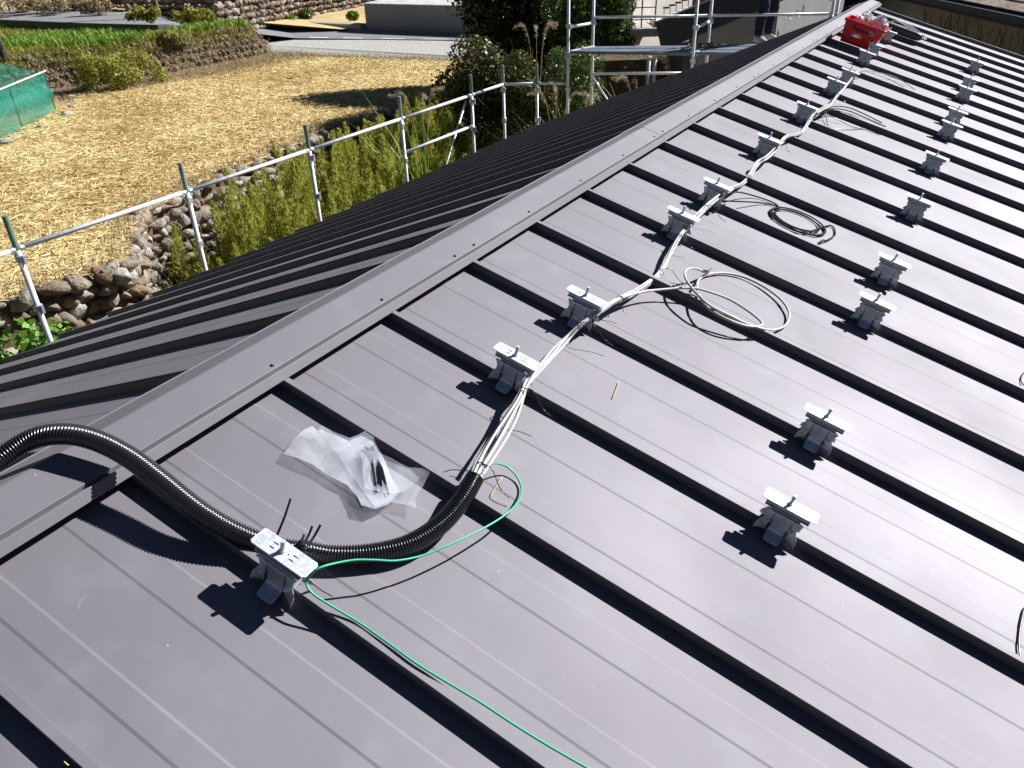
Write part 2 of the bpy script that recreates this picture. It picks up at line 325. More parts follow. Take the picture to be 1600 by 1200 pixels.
# grass terrace behind the field with its own stone bank
bt = [(x-.95, y-.25) for x, y in BANK]
TE = [(-24.6, 23.0), (-25.0, 21.5), (-25.1, 19.4), (-28.0, 18.3), (-33, 17.9), (-60, 15.7), (-60, -4)]
sheet('grass_terrace', [(x, y) for x, y in bt]+TE, TER, M_GRASSG)
bk = empty('stone_bank', (-22, 15, FLD), 'brown weathered stone bank below the green grass terrace at the far edge of the field', 'stone bank')
o = stonewall('bank_stones', bt+[(-24.9, 23.1)], TER+.0, FLD, .30, '', M_STONE2, near=False, parent=bk, lean=3.7); o.matrix_parent_inverse = Matrix.Translation(-bk.location)
mb = MB(); bb = BANK+[(-24.3, 23.3)]; bt2 = bt+[(-24.9, 23.0)]
for i in range(len(bb)-1): mb.add([(*bt2[i], TER-.02), (*bt2[i+1], TER-.02), (*bb[i+1], FLD-.02), (*bb[i], FLD-.02)], [(0, 1, 2, 3)])
o = mb.build('bank_earth', mat('bank soil', (.10, .075, .045), 1, 0, .1, 4, .3, .8, 18, col2=(.17, .13, .08)), bk); o.matrix_parent_inverse = Matrix.Translation(-bk.location)
# retaining wall below the climbing road, and terrace wall beyond
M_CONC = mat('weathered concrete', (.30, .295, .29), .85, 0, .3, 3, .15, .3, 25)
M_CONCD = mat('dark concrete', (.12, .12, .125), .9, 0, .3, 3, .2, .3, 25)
mb = MB()
for i in range(5, 9):
    A, B = Vector(rn[i]), Vector(rn[i+1]); mb.hexa([A+Vector((0, -.0, -.9)), B+Vector((0, 0, -.9)), B+Vector((.05, .3, -.9)), A+Vector((.05, .3, -.9)), A+Vector((0, -.02, -.01)), B+Vector((0, -.02, -.01)), B+Vector((.05, .3, -.01)), A+Vector((.05, .3, -.01))])
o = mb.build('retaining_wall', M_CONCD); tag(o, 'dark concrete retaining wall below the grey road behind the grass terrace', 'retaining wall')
o = stonewall('terrace_wall', [(x, y, z+h+.02) for (x, y, z), h in list(zip(t2, th_))[3:]], 1.3, 0, .36, '', M_STONE, near=False, lean=.2)
tag(o, 'long stone terrace wall behind the road at the top of the photo', 'stone wall')
mb = MB()
for i in range(len(t2)-1): mb.add([(t2[i][0], t2[i][1]+.1, t2[i][2]-.2), (t2[i+1][0], t2[i+1][1]+.1, t2[i+1][2]-.2), t3[i+1], t3[i]], [(0, 1, 2, 3)])
o = mb.build('terrace_bank', M_EARTH); o['kind'] = 'structure'
# low wall in front of the lower terrace by the road
o = stonewall('roadside_wall', [(-36, 21.3, -1.75), (-31.3, 21.8, -1.75), (-29.3, 23.6, -1.9), (-28.9, 25.6, -2.4)], .35, 0, .3, '', M_STONE2, near=False)
tag(o, 'low dark stone edging along the far side of the climbing road', 'stone wall')
# grey rendered wall by the road with pale coping
cw = empty('concrete_wall', (-21, 28.9, -3.2), 'plain grey concrete wall with white weathered top beside the far road', 'wall')
mb = MB(); mb.hexa([Vector(p) for p in ((-23.03, 28.63, -3.2), (-15.0, 29.0, -3.2), (-15.2, 32.6, -3.2), (-23.8, 32.0, -3.2), (-23.03, 28.63, -2.17), (-15.0, 29.0, -2.17), (-15.2, 32.6, -2.17), (-23.8, 32.0, -2.17))])
o = mb.build('wall_body', mat('grey render', (.27, .262, .268), .85, 0, .3, 2, .08, .1, 30), cw, bevel=.01); o.matrix_parent_inverse = Matrix.Translation(-cw.location)
mb = MB(); mb.hexa([Vector(p) for p in ((-23.06, 28.6, -2.168), (-14.97, 28.97, -2.168), (-15.17, 32.6, -2.168), (-23.8, 32.0, -2.168), (-23.06, 28.6, -2.13), (-14.97, 28.97, -2.13), (-15.17, 32.6, -2.13), (-23.8, 32.0, -2.13))])
o = mb.build('coping', mat('white weathered coping', (.42, .42, .41), .8, 0, .3, 4, .3), cw); o.matrix_parent_inverse = Matrix.Translation(-cw.location)
o = MB().box(-26.9, -23.2, 28.45, 29.0, -3.2, -2.97).build('kerb_wall', M_CONC, bevel=.01); tag(o, 'low concrete kerb wall left of the grey concrete wall', 'kerb')
# ------------------------------------------------------------------ foliage
def leaves(name, centers, radii, n, size, m, parent=None, shell=.55, aspect=.55, up=0, seed=1, squash=None):
    rr = np.random.default_rng(seed); centers = np.array([tuple(c) for c in centers], float); radii = np.array(radii, float)
    if radii.ndim == 1: radii = np.repeat(radii[:, None], 3, 1)
    wgt = radii.prod(1)**(2/3); idx = rr.choice(len(centers), n, p=wgt/wgt.sum())
    d = rr.normal(size=(n, 3)); d /= np.linalg.norm(d, axis=1)[:, None]
    r = rr.uniform(shell, 1.0, n)**.8*rr.choice([1, 1, 1, 1.08], n)
    P = centers[idx]+d*radii[idx]*r[:, None]
    # normals scattered around the outward direction
    nn = d+rr.normal(scale=.8, size=(n, 3)); nn[:, 2] += up; nn /= np.linalg.norm(nn, axis=1)[:, None]
    a = np.cross(nn, rr.normal(size=(n, 3))); a /= np.linalg.norm(a, axis=1)[:, None]; b = np.cross(nn, a)
    sz = size*rr.uniform(.6, 1.3, n)[:, None]; a = a*sz; b = b*sz*aspect
    bend = nn*sz*.18
    V = np.stack([P-a, P-b*.9+bend, P+a, P+b*.9+bend], 1).reshape(-1, 3); F = np.arange(4*n).reshape(-1, 4)
    return fastmesh(name, V, F, m, parent)
def blades(name, P, h, wdt, m, lean=.35, parent=None, seed=1, kind=None, hang=0.):
    rr = np.random.default_rng(seed); n = len(P); P = np.asarray(P, float); H = h*rr.uniform(.5, 1.2, n)
    az = rr.uniform(0, 6.283, n); dirn = np.stack([np.cos(az), np.sin(az)], 1); ln = (lean*rr.uniform(.2, 1.4, n)*H)[:, None]
    side = np.stack([-dirn[:, 1], dirn[:, 0]], 1)*wdt*rr.uniform(.6, 1.3, n)[:, None]
    z = lambda q, zz: np.concatenate([q, zz[:, None]], 1)
    b0 = P[:, :2]; zb = P[:, 2]
    v0 = z(b0-side, zb); v1 = z(b0+side, zb); v2 = z(b0+dirn*ln*.4+side*.8, zb+H*.62); v3 = z(b0+dirn*ln*.4-side*.8, zb+H*.62); v4 = z(b0+dirn*ln+side*.15, zb+H*(1-hang)); v5 = z(b0+dirn*ln-side*.15, zb+H*(1-hang))
    V = np.stack([v0, v1, v2, v3, v4, v5], 1).reshape(-1, 3); k = np.arange(n)[:, None]*6
    F = np.concatenate([k+np.array([[0, 1, 2, 3]]), k+np.array([[3, 2, 4, 5]])], 0)
    o = fastmesh(name, V, F, m, parent)
    if kind: o['kind'] = kind
    return o
def inpoly(P, poly):
    x, y = P[:, 0], P[:, 1]; c = np.zeros(len(P), bool); n = len(poly)
    for i in range(n):
        x1, y1 = poly[i][:2]; x2, y2 = poly[(i+1) % n][:2]
        if y1 == y2: continue
        t = ((y1 > y) != (y2 > y)) & (x < (x2-x1)*(y-y1)/(y2-y1)+x1); c ^= t
    return c
def scatter(poly, n, seed, z, bbox=None):
    rr = np.random.default_rng(seed); q = np.array([p[:2] for p in poly], float); lo = q.min(0); hi = q.max(0)
    if bbox: lo = np.maximum(lo, bbox[0]); hi = np.minimum(hi, bbox[1])
    P = rr.uniform(lo, hi, (n, 2)); P = P[inpoly(P, poly)]; return np.concatenate([P, np.full((len(P), 1), z)], 1)
M_STRAW = leafmat('cut straw', [(.50, .38, .17), (.80, .66, .34), (.88, .76, .44), (.68, .54, .26), (.90, .82, .56)], .6, .15)
def patchy(m, sc, lo, hi):
    t = m.node_tree; tc = t.nodes.new('ShaderNodeTexCoord'); n = t.nodes.new('ShaderNodeTexNoise'); n.inputs['Scale'].default_value = sc; n.inputs['Detail'].default_value = 5; n.inputs['Roughness'].default_value = .6
    r = t.nodes.new('ShaderNodeValToRGB'); r.color_ramp.elements[0].position = .36; r.color_ramp.elements[1].position = .62; r.color_ramp.elements[0].color = (*lo, 1); r.color_ramp.elements[1].color = (*hi, 1)
    t.links.new(tc.outputs['Object'], n.inputs['Vector']); t.links.new(n.outputs[0], r.inputs[0])
    for nd in [x for x in t.nodes if x.type in ('BSDF_PRINCIPLED', 'BSDF_TRANSLUCENT')]:
        inp = nd.inputs[0]; src = inp.links[0].from_socket; mx = t.nodes.new('ShaderNodeMix'); mx.data_type = 'RGBA'; mx.blend_type = 'MULTIPLY'; mx.inputs[0].default_value = 1
        t.links.new(src, mx.inputs[6]); t.links.new(r.outputs[0], mx.inputs[7]); t.links.new(mx.outputs[2], inp)
patchy(M_STRAW, .42, (.82, .74, .60), (1.06, 1.05, 1.0))
M_STRAWB = leafmat('brown dead grass', [(.20, .15, .08), (.42, .33, .19), (.30, .23, .13), (.50, .40, .25)], .7, .15)
M_GRASS = leafmat('green grass', [(.08, .18, .012), (.16, .31, .02), (.26, .40, .04), (.12, .24, .015), (.34, .40, .08)], .5, .3)
M_OLIVE = leafmat('olive weeds', [(.16, .18, .02), (.30, .32, .03), (.40, .40, .06), (.24, .23, .04), (.42, .34, .13)], .6, .35)
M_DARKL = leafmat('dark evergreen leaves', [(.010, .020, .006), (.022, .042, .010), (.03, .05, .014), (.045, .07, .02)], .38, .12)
M_IVY = leafmat('ivy leaves', [(.03, .045, .01), (.07, .10, .018), (.12, .12, .03), (.05, .07, .015), (.16, .11, .06)], .4, .2)
M_LITL = leafmat('bright leaves', [(.05, .09, .02), (.09, .15, .035), (.15, .21, .06), (.07, .11, .03)], .35, .3)
M_PAMP = leafmat('pampas plume', [(.50, .42, .27), (.66, .58, .42), (.40, .30, .18)], .7, .35)
# straw lying on the field (flat strips), one uncountable mat
visf = [(-9.78, 2), (-9.62, 3.4), (-9.45, 4.9), (-9.33, 5.9), (-9.62, 6.3), (-10.2, 6.85), (-10.95, 7.45), (-11.2, 8.4), (-11.9, 11.2), (-12.2, 13.3), (-12.4, 16), (-12.4, 19), (-11.5, 23), (-10, 25), (-15.3, 24.1), (-23.2, 22.7), (-23.2, 17), (-23.6, 15.5), (-21.4, 12.6), (-20.2, 11), (-20, 4), (-14, 1)]
P = scatter(visf, 270000, 3, FLD)
def polydist(P, path):
    D = np.full(len(P), 1e9); A = np.array([p[:2] for p in path], float)
    for a, b in zip(A[:-1], A[1:]):
        t = np.clip(((P[:, :2]-a)@(b-a))/((b-a)@(b-a)), 0, 1)[:, None]; D = np.minimum(D, np.linalg.norm(P[:, :2]-a-t*(b-a), axis=1))
    return D
_d = polydist(P, BANK); _nz = np.array([noise.noise(Vector((p[0]*.8, p[1]*.8, 7))) for p in P[::1]]) if len(P) < 300000 else 0
_keep = RNG.uniform(0, 1, len(P)) < np.clip((_d+_nz*1.6-np.where(P[:, 1] < 16, 1.1, .2))/1.1, .06, 1)*np.where(_nz < -.42, .35, 1); P = P[_keep]
def strips(name, P, L, W, m, tilt=.25, seed=2, zj=.05):
    rr = np.random.default_rng(seed); n = len(P); az = rr.uniform(0, 6.283, n); el = rr.normal(0, tilt, n)
    d = np.stack([np.cos(az)*np.cos(el), np.sin(az)*np.cos(el), np.sin(el)], 1); s = np.stack([-np.sin(az), np.cos(az), rr.normal(0, .5, n)], 1)
    l = (L*rr.uniform(.5, 1.4, n))[:, None]/2; w_ = W*rr.uniform(.6, 1.4, n)[:, None]/2; C_ = P+np.stack([np.zeros(n), np.zeros(n), rr.uniform(.01, zj, n)], 1)
    V = np.stack([C_-d*l-s*w_, C_+d*l-s*w_, C_+d*l+s*w_, C_-d*l+s*w_], 1).reshape(-1, 3)
    return fastmesh(name, V, np.arange(4*n).reshape(-1, 4), m)
o = strips('straw', P, .20, .012, M_STRAW, .14, 2, .05); o['kind'] = 'stuff'
o = blades('field_tufts', scatter(visf, 5200, 33, FLD), .09, .012, M_OLIVE, .8, kind='stuff', hang=.1)
# brown dead grass along the bank foot and field edges
def along(path, n, spread, seed, z, dz=0):
    rr = np.random.default_rng(seed); A = np.array([p[:2] for p in path], float); seg = rr.integers(0, len(A)-1, n); Ls = np.linalg.norm(A[1:]-A[:-1], axis=1)
    seg = rr.choice(len(Ls), n, p=Ls/Ls.sum()); t = rr.uniform(0, 1, n)[:, None]; Q = A[seg]*(1-t)+A[seg+1]*t+rr.normal(0, spread, (n, 2)); return np.concatenate([Q, np.full((n, 1), z)+rr.uniform(0, 1, (n, 1))*dz], 1)
o = blades('dead_grass', np.concatenate([along([(x+.9, y) for x, y in BANK[2:]], 19000, .62, 5, FLD), along([(-23.2, 22.6), (-15.3, 23.8), (-10, 24.5)], 5000, .3, 6, FLD), along([(x-.25, y) for x, y in WALL[2:16]], 1500, .16, 8, FLD)]), .17, .007, M_STRAWB, 1.0, kind='stuff', hang=.3)
def bankpts(n, seed, lo=0., hi=1.):
    Q = along(BANK, n, .10, seed, FLD); rr = np.random.default_rng(seed+1); t = rr.uniform(lo, hi, n)**.8; Q[:, 0] -= .95*t; Q[:, 1] -= .25*t; Q[:, 2] += t; return Q
o = blades('bank_weeds', bankpts(8000, 15, .55, 1.0), .2, .012, M_OLIVE, .9, kind='stuff', hang=.2)
o = blades('bank_dead_grass', bankpts(15000, 16), .17, .009, M_STRAWB, 1.1, kind='stuff', hang=.4)
# green grass on the terrace
tp = [(x-.9, y-.2) for x, y in BANK]+TE
P = scatter(tp, 60000, 9, TER, ((-34, 5), (-19, 24)))
keep = np.array([noise.noise(Vector((p[0]*.35, p[1]*.35, 2.2))) > -.3 for p in P])
o = blades('grass', P[keep], .30, .02, M_GRASS, .5, kind='stuff', hang=.1)
o = blades('dry_grass', P[~keep], .22, .016, M_OLIVE, .7, kind='stuff', hang=.15)
# weeds on the hillside terraces
P = np.concatenate([scatter([(-60, 18), (-20, 30), (-20, 60), (-70, 50)], 9000, 19, -1.9)])
# tall goldenrod weeds growing in the yard below the wall
def weedpts(n, seed):
    rr = np.random.default_rng(seed); t = rr.uniform(0, 1, n); pts = []
    for i in range(n):
        y = 7.4+t[i]**.8*11.5; x = -10.5-.07*(y-6)+rr.normal(0, .25)
        pts.append((x+rr.uniform(.1, 1)**1.2*3.6, y))
    return pts
def weeds(name, pts, hmin, hmax, m, seed, base=PAD, n_leaf=130):
    rr = np.random.default_rng(seed); Vs = []
    for (x, y) in pts:
        H = rr.uniform(hmin, hmax)*(.6+.4*min(1, max(0, (y-7)/3))); lx, ly = rr.normal(0, .09, 2)*H; k = n_leaf
        t = rr.uniform(.12, 1, k)**.8; az = rr.uniform(0, 6.28, k); rad = (.21*(1-t)**.75+.022)*rr.uniform(.1, 1, k)*(.9 if H < 1 else 1.2)
        c = np.stack([x+lx*t*t+np.cos(az)*rad, y+ly*t*t+np.sin(az)*rad, base+H*t+rad*.5], 1)
        d = np.stack([np.cos(az)*.5, np.sin(az)*.5, rr.uniform(.4, 1.5, k)], 1); d /= np.linalg.norm(d, axis=1)[:, None]
        s = np.cross(d, rr.normal(size=(k, 3))); s /= np.linalg.norm(s, axis=1)[:, None]; l = .042*rr.uniform(.5, 1.5, k)[:, None]; w_ = .0095
        Vs.append(np.stack([c-d*l-s*w_*.4, c-d*l*.1-s*w_, c+d*l, c-d*l*.1+s*w_], 1).reshape(-1, 3))
    V = np.concatenate(Vs); o = fastmesh(name, V, np.arange(len(V)).reshape(-1, 4), m); o['kind'] = 'stuff'; return o
M_GOLDROD = leafmat('flowering weeds', [(.24, .28, .03), (.40, .44, .05), (.52, .52, .10), (.32, .33, .05), (.50, .42, .18)], .6, .42)
weeds('weeds', weedpts(900, 4), .8, 2.25, M_GOLDROD, 5, n_leaf=480)
weeds('undergrowth', [(x+.3, y) for x, y in weedpts(420, 14)], .6, 1.35, M_STRAWB, 6, n_leaf=300)
o = blades('yard_grass', scatter([(-9.3, 5.5), (-5, 4), (-5, 20), (-11.8, 20), (-10.6, 8)], 30000, 21, PAD), .5, .016, M_OLIVE, .6, kind='stuff', hang=.1)
# bright green leafy creepers at the foot of the wall, left
c = dep(35, 520, 9.6); vn = empty('leafy_creeper', (c.x, c.y, PAD), 'bright green leafy creeper at the foot of the stone wall, left edge', 'plant')
o = leaves('foliage', [(c.x+dx, c.y+dy, c.z+dz) for dx, dy, dz in ((0, 0, -.05), (-.25, -.35, -.2), (.2, .28, -.12), (-.5, -.6, -.35), (.1, .1, -.4), (-.3, -.3, -.6))], [.22, .24, .2, .3, .35, .35], 700, .06, leafmat('creeper leaves', [(.10, .25, .03), (.2, .4, .06), (.32, .5, .12)], .4, .35), vn, aspect=.8, up=.6); o.matrix_parent_inverse = Matrix.Translation(-vn.location)
mb = MB()
for k in range(6): mb.tube(cr([(c.x+random.uniform(-.3, .3), c.y+random.uniform(-.3, .3), PAD), (c.x+random.uniform(-.2, .2), c.y+random.uniform(-.2, .2), PAD+.7), (c.x+random.uniform(-.5, .3), c.y+random.uniform(-.5, .3), c.z)], 4), .008, 5)
o = mb.build('stem', mat('green stem', (.08, .12, .03), .7), vn); o.matrix_parent_inverse = Matrix.Translation(-vn.location)
# trees
M_BARK = mat('bark', (.06, .045, .032), .95, 0, .2, 12, .3, .9, 30)
def tree(name, base, h, r0, blobs, n, size, m, label, cat='tree', seed=1, limbs=7, shell=.5, core=None):
    t = empty(name, base, label, cat); b = Vector(base); mb = MB(); rr = random.Random(seed)
    topp = b+Vector((rr.uniform(-.2, .2), rr.uniform(-.2, .2), h))
    mid = b.lerp(topp, .5)+Vector((rr.uniform(-.15, .15), rr.uniform(-.15, .15), 0)); pts = cr([b, mid, topp], 6)
    mb.tube(pts, [r0*(1-.8*i/(len(pts)-1)) for i in range(len(pts))], 9)
    for (c, r) in blobs[:limbs]:
        c = Vector(c); st = b.lerp(topp, rr.uniform(.35, .8)); q = cr([st, st.lerp(c, .5)+Vector((0, 0, .2)), c], 5); mb.tube(q, [r0*.45*(1-.75*i/(len(q)-1)) for i in range(len(q))], 6)
    o = mb.build('trunk', M_BARK, t, smooth=True); o.matrix_parent_inverse = Matrix.Translation(-b)
    o = leaves('crown', [c for c, r in blobs], [r for c, r in blobs], n, size, m, t, shell=shell, aspect=.5, seed=seed); o.matrix_parent_inverse = Matrix.Translation(-b)
    return t
def jit(c, r, n, seed, rs=(.3, .6), flat=1.):
    rr = random.Random(seed); out = []
    for k in range(n):
        d = Vector((rr.gauss(0, 1), rr.gauss(0, 1), rr.gauss(0, 1)*flat)).normalized()*rr.uniform(.35, .85); out.append(((c[0]+d.x*r[0], c[1]+d.y*r[1], c[2]+d.z*r[2]), rr.uniform(*rs)*min(r)))
    return out
# big dark evergreen behind the scaffold corner
TC = (-10.3, 20.2, -1.6)
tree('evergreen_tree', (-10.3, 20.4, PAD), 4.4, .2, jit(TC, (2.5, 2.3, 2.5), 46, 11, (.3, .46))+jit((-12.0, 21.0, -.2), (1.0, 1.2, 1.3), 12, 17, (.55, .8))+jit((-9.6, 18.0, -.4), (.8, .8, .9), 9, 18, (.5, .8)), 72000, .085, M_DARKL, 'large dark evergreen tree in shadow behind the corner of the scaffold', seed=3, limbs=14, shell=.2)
# lighter tree next to it, leaves in the sun
c2 = dep(925, 15, 19.3); tree('broadleaf_tree', (c2.x-.3, c2.y+.3, PAD), 4.0, .14, jit((c2.x, c2.y, c2.z-.25), (1.15, 1.1, 1.25), 22, 5, (.3, .5)), 15000, .07, M_LITL, 'bright sunlit broadleaf tree between the dark evergreen and the balcony', seed=8, limbs=9)
# ivy covered bush
bc = dep(762, 150, 17.2); bu = empty('ivy_bush', (bc.x, bc.y, PAD), 'rounded ivy covered bush left of the scaffold corner, lit from above', 'bush')
bl = jit((bc.x, bc.y, bc.z+.05), (.95, 1.0, .95), 20, 21, (.4, .6)) + jit((bc.x+.1, bc.y, bc.z-1.2), (1.0, 1.0, 1.2), 16, 22, (.4, .6))
o = leaves('foliage', [c for c, r in bl], [r for c, r in bl], 22000, .045, M_IVY, bu, shell=.5, aspect=.7, seed=9); o.matrix_parent_inverse = Matrix.Translation(-bu.location)
mb = MB(); 
for k in range(9): mb.tube(cr([(bc.x+random.uniform(-.4, .4), bc.y+random.uniform(-.4, .4), PAD), (bc.x+random.uniform(-.4, .4), bc.y+random.uniform(-.4, .4), bc.z-1), (bc.x+random.uniform(-.7, .7), bc.y+random.uniform(-.7, .7), bc.z+.3)], 5), .02, 6)
o = mb.build('stem', M_BARK, bu); o.matrix_parent_inverse = Matrix.Translation(-bu.location)
# tangled shrubs between the bush and the scaffold, reddish and green
for (u, v, d, r, n, mm, lab) in ((835, 150, 16.0, (.55, .6, 1.3), 9000, M_IVY, 'russet and green shrub standing behind the corner post of the scaffold'), (905, 120, 16.6, (.7, .6, .9), 6000, M_LITL, 'green shrub among pampas grass behind the scaffold deck posts'), (985, 125, 17.5, (.8, .6, .55), 6000, M_OLIVE, 'low yellow green shrub below the scaffold deck, in front of the brown shed')):
    c = dep(u, v, d); sh = empty('shrub', (c.x, c.y, PAD), lab, 'shrub', 'shrubs behind the scaffold'); bl = jit(tuple(c), r, 14, int(u), (.35, .6)) + jit((c.x, c.y, c.z-1.1), r, 10, int(u)+1, (.4, .6))
    o = leaves('foliage', [q for q, _ in bl], [q for _, q in bl], n, .04, mm, sh, shell=.3, seed=int(u)); o.matrix_parent_inverse = Matrix.Translation(-sh.location)
    mb = MB()
    for k in range(5): mb.tube(cr([(c.x+random.uniform(-.2, .2), c.y+random.uniform(-.2, .2), PAD), (c.x+random.uniform(-.3, .3), c.y, PAD+1), (c.x+random.uniform(-.5, .5), c.y+random.uniform(-.4, .4), c.z+.2)], 4), .014, 5)
    o = mb.build('stem', M_BARK, sh); o.matrix_parent_inverse = Matrix.Translation(-sh.location)
# pampas grass clumps
def pampas(u, v, d, H, n, label, seed, plume=3):
    c = dep(u, v, d); g = empty('pampas_grass', (c.x, c.y, PAD), label, 'pampas grass', 'pampas grass around the scaffold'); top = c.z-PAD
    rr = np.random.default_rng(seed); P = np.stack([c.x+rr.normal(0, .13, n), c.y+rr.normal(0, .13, n), np.full(n, PAD)], 1)
    o = blades('blade', P, top*.92, .012, M_GRASS if seed % 2 else M_OLIVE, .5, g, seed, hang=.12); o.matrix_parent_inverse = Matrix.Translation(-g.location); o['kind'] = 'stuff'
    for k in range(plume):
        az = rr.uniform(0, 6.28); dx, dy = math.cos(az)*.25, math.sin(az)*.25
        st = cr([(c.x, c.y, PAD), (c.x+dx*.4, c.y+dy*.4, PAD+top*.7), (c.x+dx, c.y+dy, PAD+top*1.0), (c.x+dx*2.1, c.y+dy*2.1, PAD+top*1.02)], 6)
        mb = MB().tube(st, .006, 5); o = mb.build('stalk', mat('dry stalk', (.35, .27, .12), .8), g); o.matrix_parent_inverse = Matrix.Translation(-g.location)
        q = st[11:]; nn = 120; t = rr.integers(0, len(q), nn); C_ = np.array([tuple(q[i]) for i in t])+rr.normal(0, .012, (nn, 3))
        dd = np.stack([dx*3+rr.normal(0, .5, nn), dy*3+rr.normal(0, .5, nn), -.2+rr.normal(0, .6, nn)], 1); dd /= np.linalg.norm(dd, axis=1)[:, None]
        s = np.cross(dd, rr.normal(size=(nn, 3))); s /= np.linalg.norm(s, axis=1)[:, None]
        V = np.stack([C_-s*.003, C_+dd*.035-s*.003, C_+dd*.075, C_+dd*.035+s*.003], 1).reshape(-1, 3)
        o = fastmesh('plume', V, np.arange(4*nn).reshape(-1, 4), M_PAMP, g); o.matrix_parent_inverse = Matrix.Translation(-g.location)
pampas(655, 150, 14.5, 0, 70, 'pampas grass with drooping plume rising beside the guardrail in front of the field', 3)
pampas(838, 45, 17.5, 0, 120, 'tall pampas grass with upright plumes in front of the dark tree', 4, 4)
pampas(870, 150, 15.2, 0, 160, 'arching green pampas grass just behind the end post of the guardrail', 5, 3)
pampas(912, 150, 14.8, 0, 160, 'pampas grass growing up between the two scaffold standards', 7, 2)
pampas(1000, 125, 15.5, 0, 130, 'pampas grass left of the two grey vent pipes', 9, 3)
pampas(1060, 96, 15.2, 0, 120, 'reddish plumed pampas grass right of the grey vent pipes below the deck', 8, 5)
# small green bushes by the far road
for u, v, z, r, lab in ((478, 28, -3.1, .38, 'round dark green bush by the far road, right one of the pair'), (455, 32, -3.1, .26, 'small green bush by the far road, left one of the pair'), (552, 27, -3.0, .28, 'lone yellow green bush beside the grey concrete wall')):
    c = onZ(u, v+6, z); sh = empty('small_bush', tuple(c), lab, 'bush', 'small bushes by the far road')
    o = leaves('foliage', [(c.x+random.uniform(-.5, .5)*r, c.y+random.uniform(-.5, .5)*r, c.z+r*.7+random.uniform(-.2, .3)*r) for _ in range(6)], [r*.7]*6, 1500, .06, M_GRASS if u != 478 else M_LITL, sh, shell=.3); o.matrix_parent_inverse = Matrix.Translation(-c)
    o = MB().tube([c, c+Vector((0, 0, r))], .03, 6).build('stem', M_BARK, sh); o.matrix_parent_inverse = Matrix.Translation(-c)
# shrubs scattered over the terraces beyond the road
hb = [(15, 10, 1.0), (60, 5, .8), (100, 6, .9), (150, 8, .6), (300, 22, .5), (225, 22, .5)]
for k, (u, v, r) in enumerate(hb):
    c = onZ(u, v+8, -1.85); labs = ['dead brown scrub at the top left corner of the photo', 'brown scrub beside the left end of the grey road', 'dry bush behind the grey road above the dark retaining wall', 'withered bush on the pale terrace behind the road', 'low dark bush left of the utility pole foot', 'yellow green tuft behind the road near the thin yellow pole']
    sh = empty('scrub', tuple(c), labs[k], 'scrub', 'scrub on the far terraces')
    o = leaves('foliage', [(c.x+random.uniform(-1, 1)*r, c.y+random.uniform(-1, 1)*r, c.z+random.uniform(.1, .5)*r) for _ in range(8)], [r*.4]*8, 2600, .05, M_STRAWB if k < 4 else M_OLIVE, sh, shell=.0, seed=k+40); o.matrix_parent_inverse = Matrix.Translation(-c)
    o = MB().tube([c, c+Vector((.05, 0, r*.6))], .03, 6).build('stem', M_BARK, sh); o.matrix_parent_inverse = Matrix.Translation(-c)
# weeds hanging on the near part of the stone bank
c = onZ(180, 112, -2.9); sh = empty('bank_shrub', tuple(c), 'olive green shrub hanging over the stone bank right of the green net', 'shrub')
o = leaves('foliage', [(c.x+random.uniform(-.9, .9), c.y+random.uniform(-.9, 1.3), c.z+random.uniform(-.35, .45)) for _ in range(16)], [.36]*16, 6000, .05, M_OLIVE, sh, shell=.2, seed=77); o.matrix_parent_inverse = Matrix.Translation(-c)
o = MB().tube([c+Vector((0, 0, -.3)), c+Vector((.2, 0, .3))], .02, 6).build('stem', M_BARK, sh); o.matrix_parent_inverse = Matrix.Translation(-c)
# loose rocks by the net
for k, (u, v, r, lab) in enumerate(((112, 152, .16, 'pale rounded rock right of the green net, uppermost of the group'), (111, 166, .11, 'small white rock below the pale rounded rock by the net'), (106, 178, .17, 'grey rock at the lower end of the rock group by the net'), (10, 222, .22, 'light grey rock at the foot of the green net, left edge'), (66, 198, .12, 'small grey rock half buried in the field edge below the net'))):
    c = onZ(u, v, FLD+.04); bigrock('rock', tuple(c), (r*1.3, r, r*.7), lab, k*1.1, k=k+4, grp='rocks by the green net')
# ------------------------------------------------------------------ poles, stump, net enclosure
p = onZ(336, 36, TER); up = empty('utility_pole', tuple(p), 'round concrete utility pole with yellow and black guard at the far road', 'utility pole')
for nm, z0, z1, m_, r in (('pole', 0, 9, M_CONC, .16), ('base_band', 0.0, .75, mat('white sleeve', (.55, .57, .58), .7), .175), ('yellow_guard', .76, 2.3, mat('yellow guard', (.40, .36, .03), .6), .175)):
    o = MB().tube([(0, 0, z0), (0, 0, z1)], r*(.62), 14).build(nm, m_, up, smooth=False)
for k in range(4): MB().tube([(0, 0, .95+k*.34), (0, 0, 1.08+k*.34)], .112, 14).build('black_stripe', M_BLKR, up)

p = onZ(249, 26, -2.2); o = MB().tube([p, p+Vector((.06, 0, 4))], .05, 8).build('thin_pole', mat('yellow bamboo', (.35, .28, .05), .7)); tag(o, 'thin yellow bamboo pole standing by the road left of the utility pole', 'pole')
p = onZ(10, 93, TER); mb = MB().tube(cr([p, p+Vector((-.06, 0, .25)), p+Vector((-.03, -.05, .5)), p+Vector((-.13, -.02, .78))], 5), [.12]*5+[.10]*5+[.11]*5+[.07], 9)
o = mb.build('wooden_stump', mat('charred wood', (.035, .03, .028), .9, 0, .3, 12, .5, .6, 20, col2=(.10, .09, .08))); tag(o, 'short dark weathered wooden post standing in the green grass, left edge', 'post')
M_NET = bpy.data.materials.new('green mesh net'); M_NET.use_nodes = True; t = M_NET.node_tree; pp = t.nodes['Principled BSDF']; pp.inputs['Base Color'].default_value = (.01, .42, .33, 1); pp.inputs['Roughness'].default_value = .5
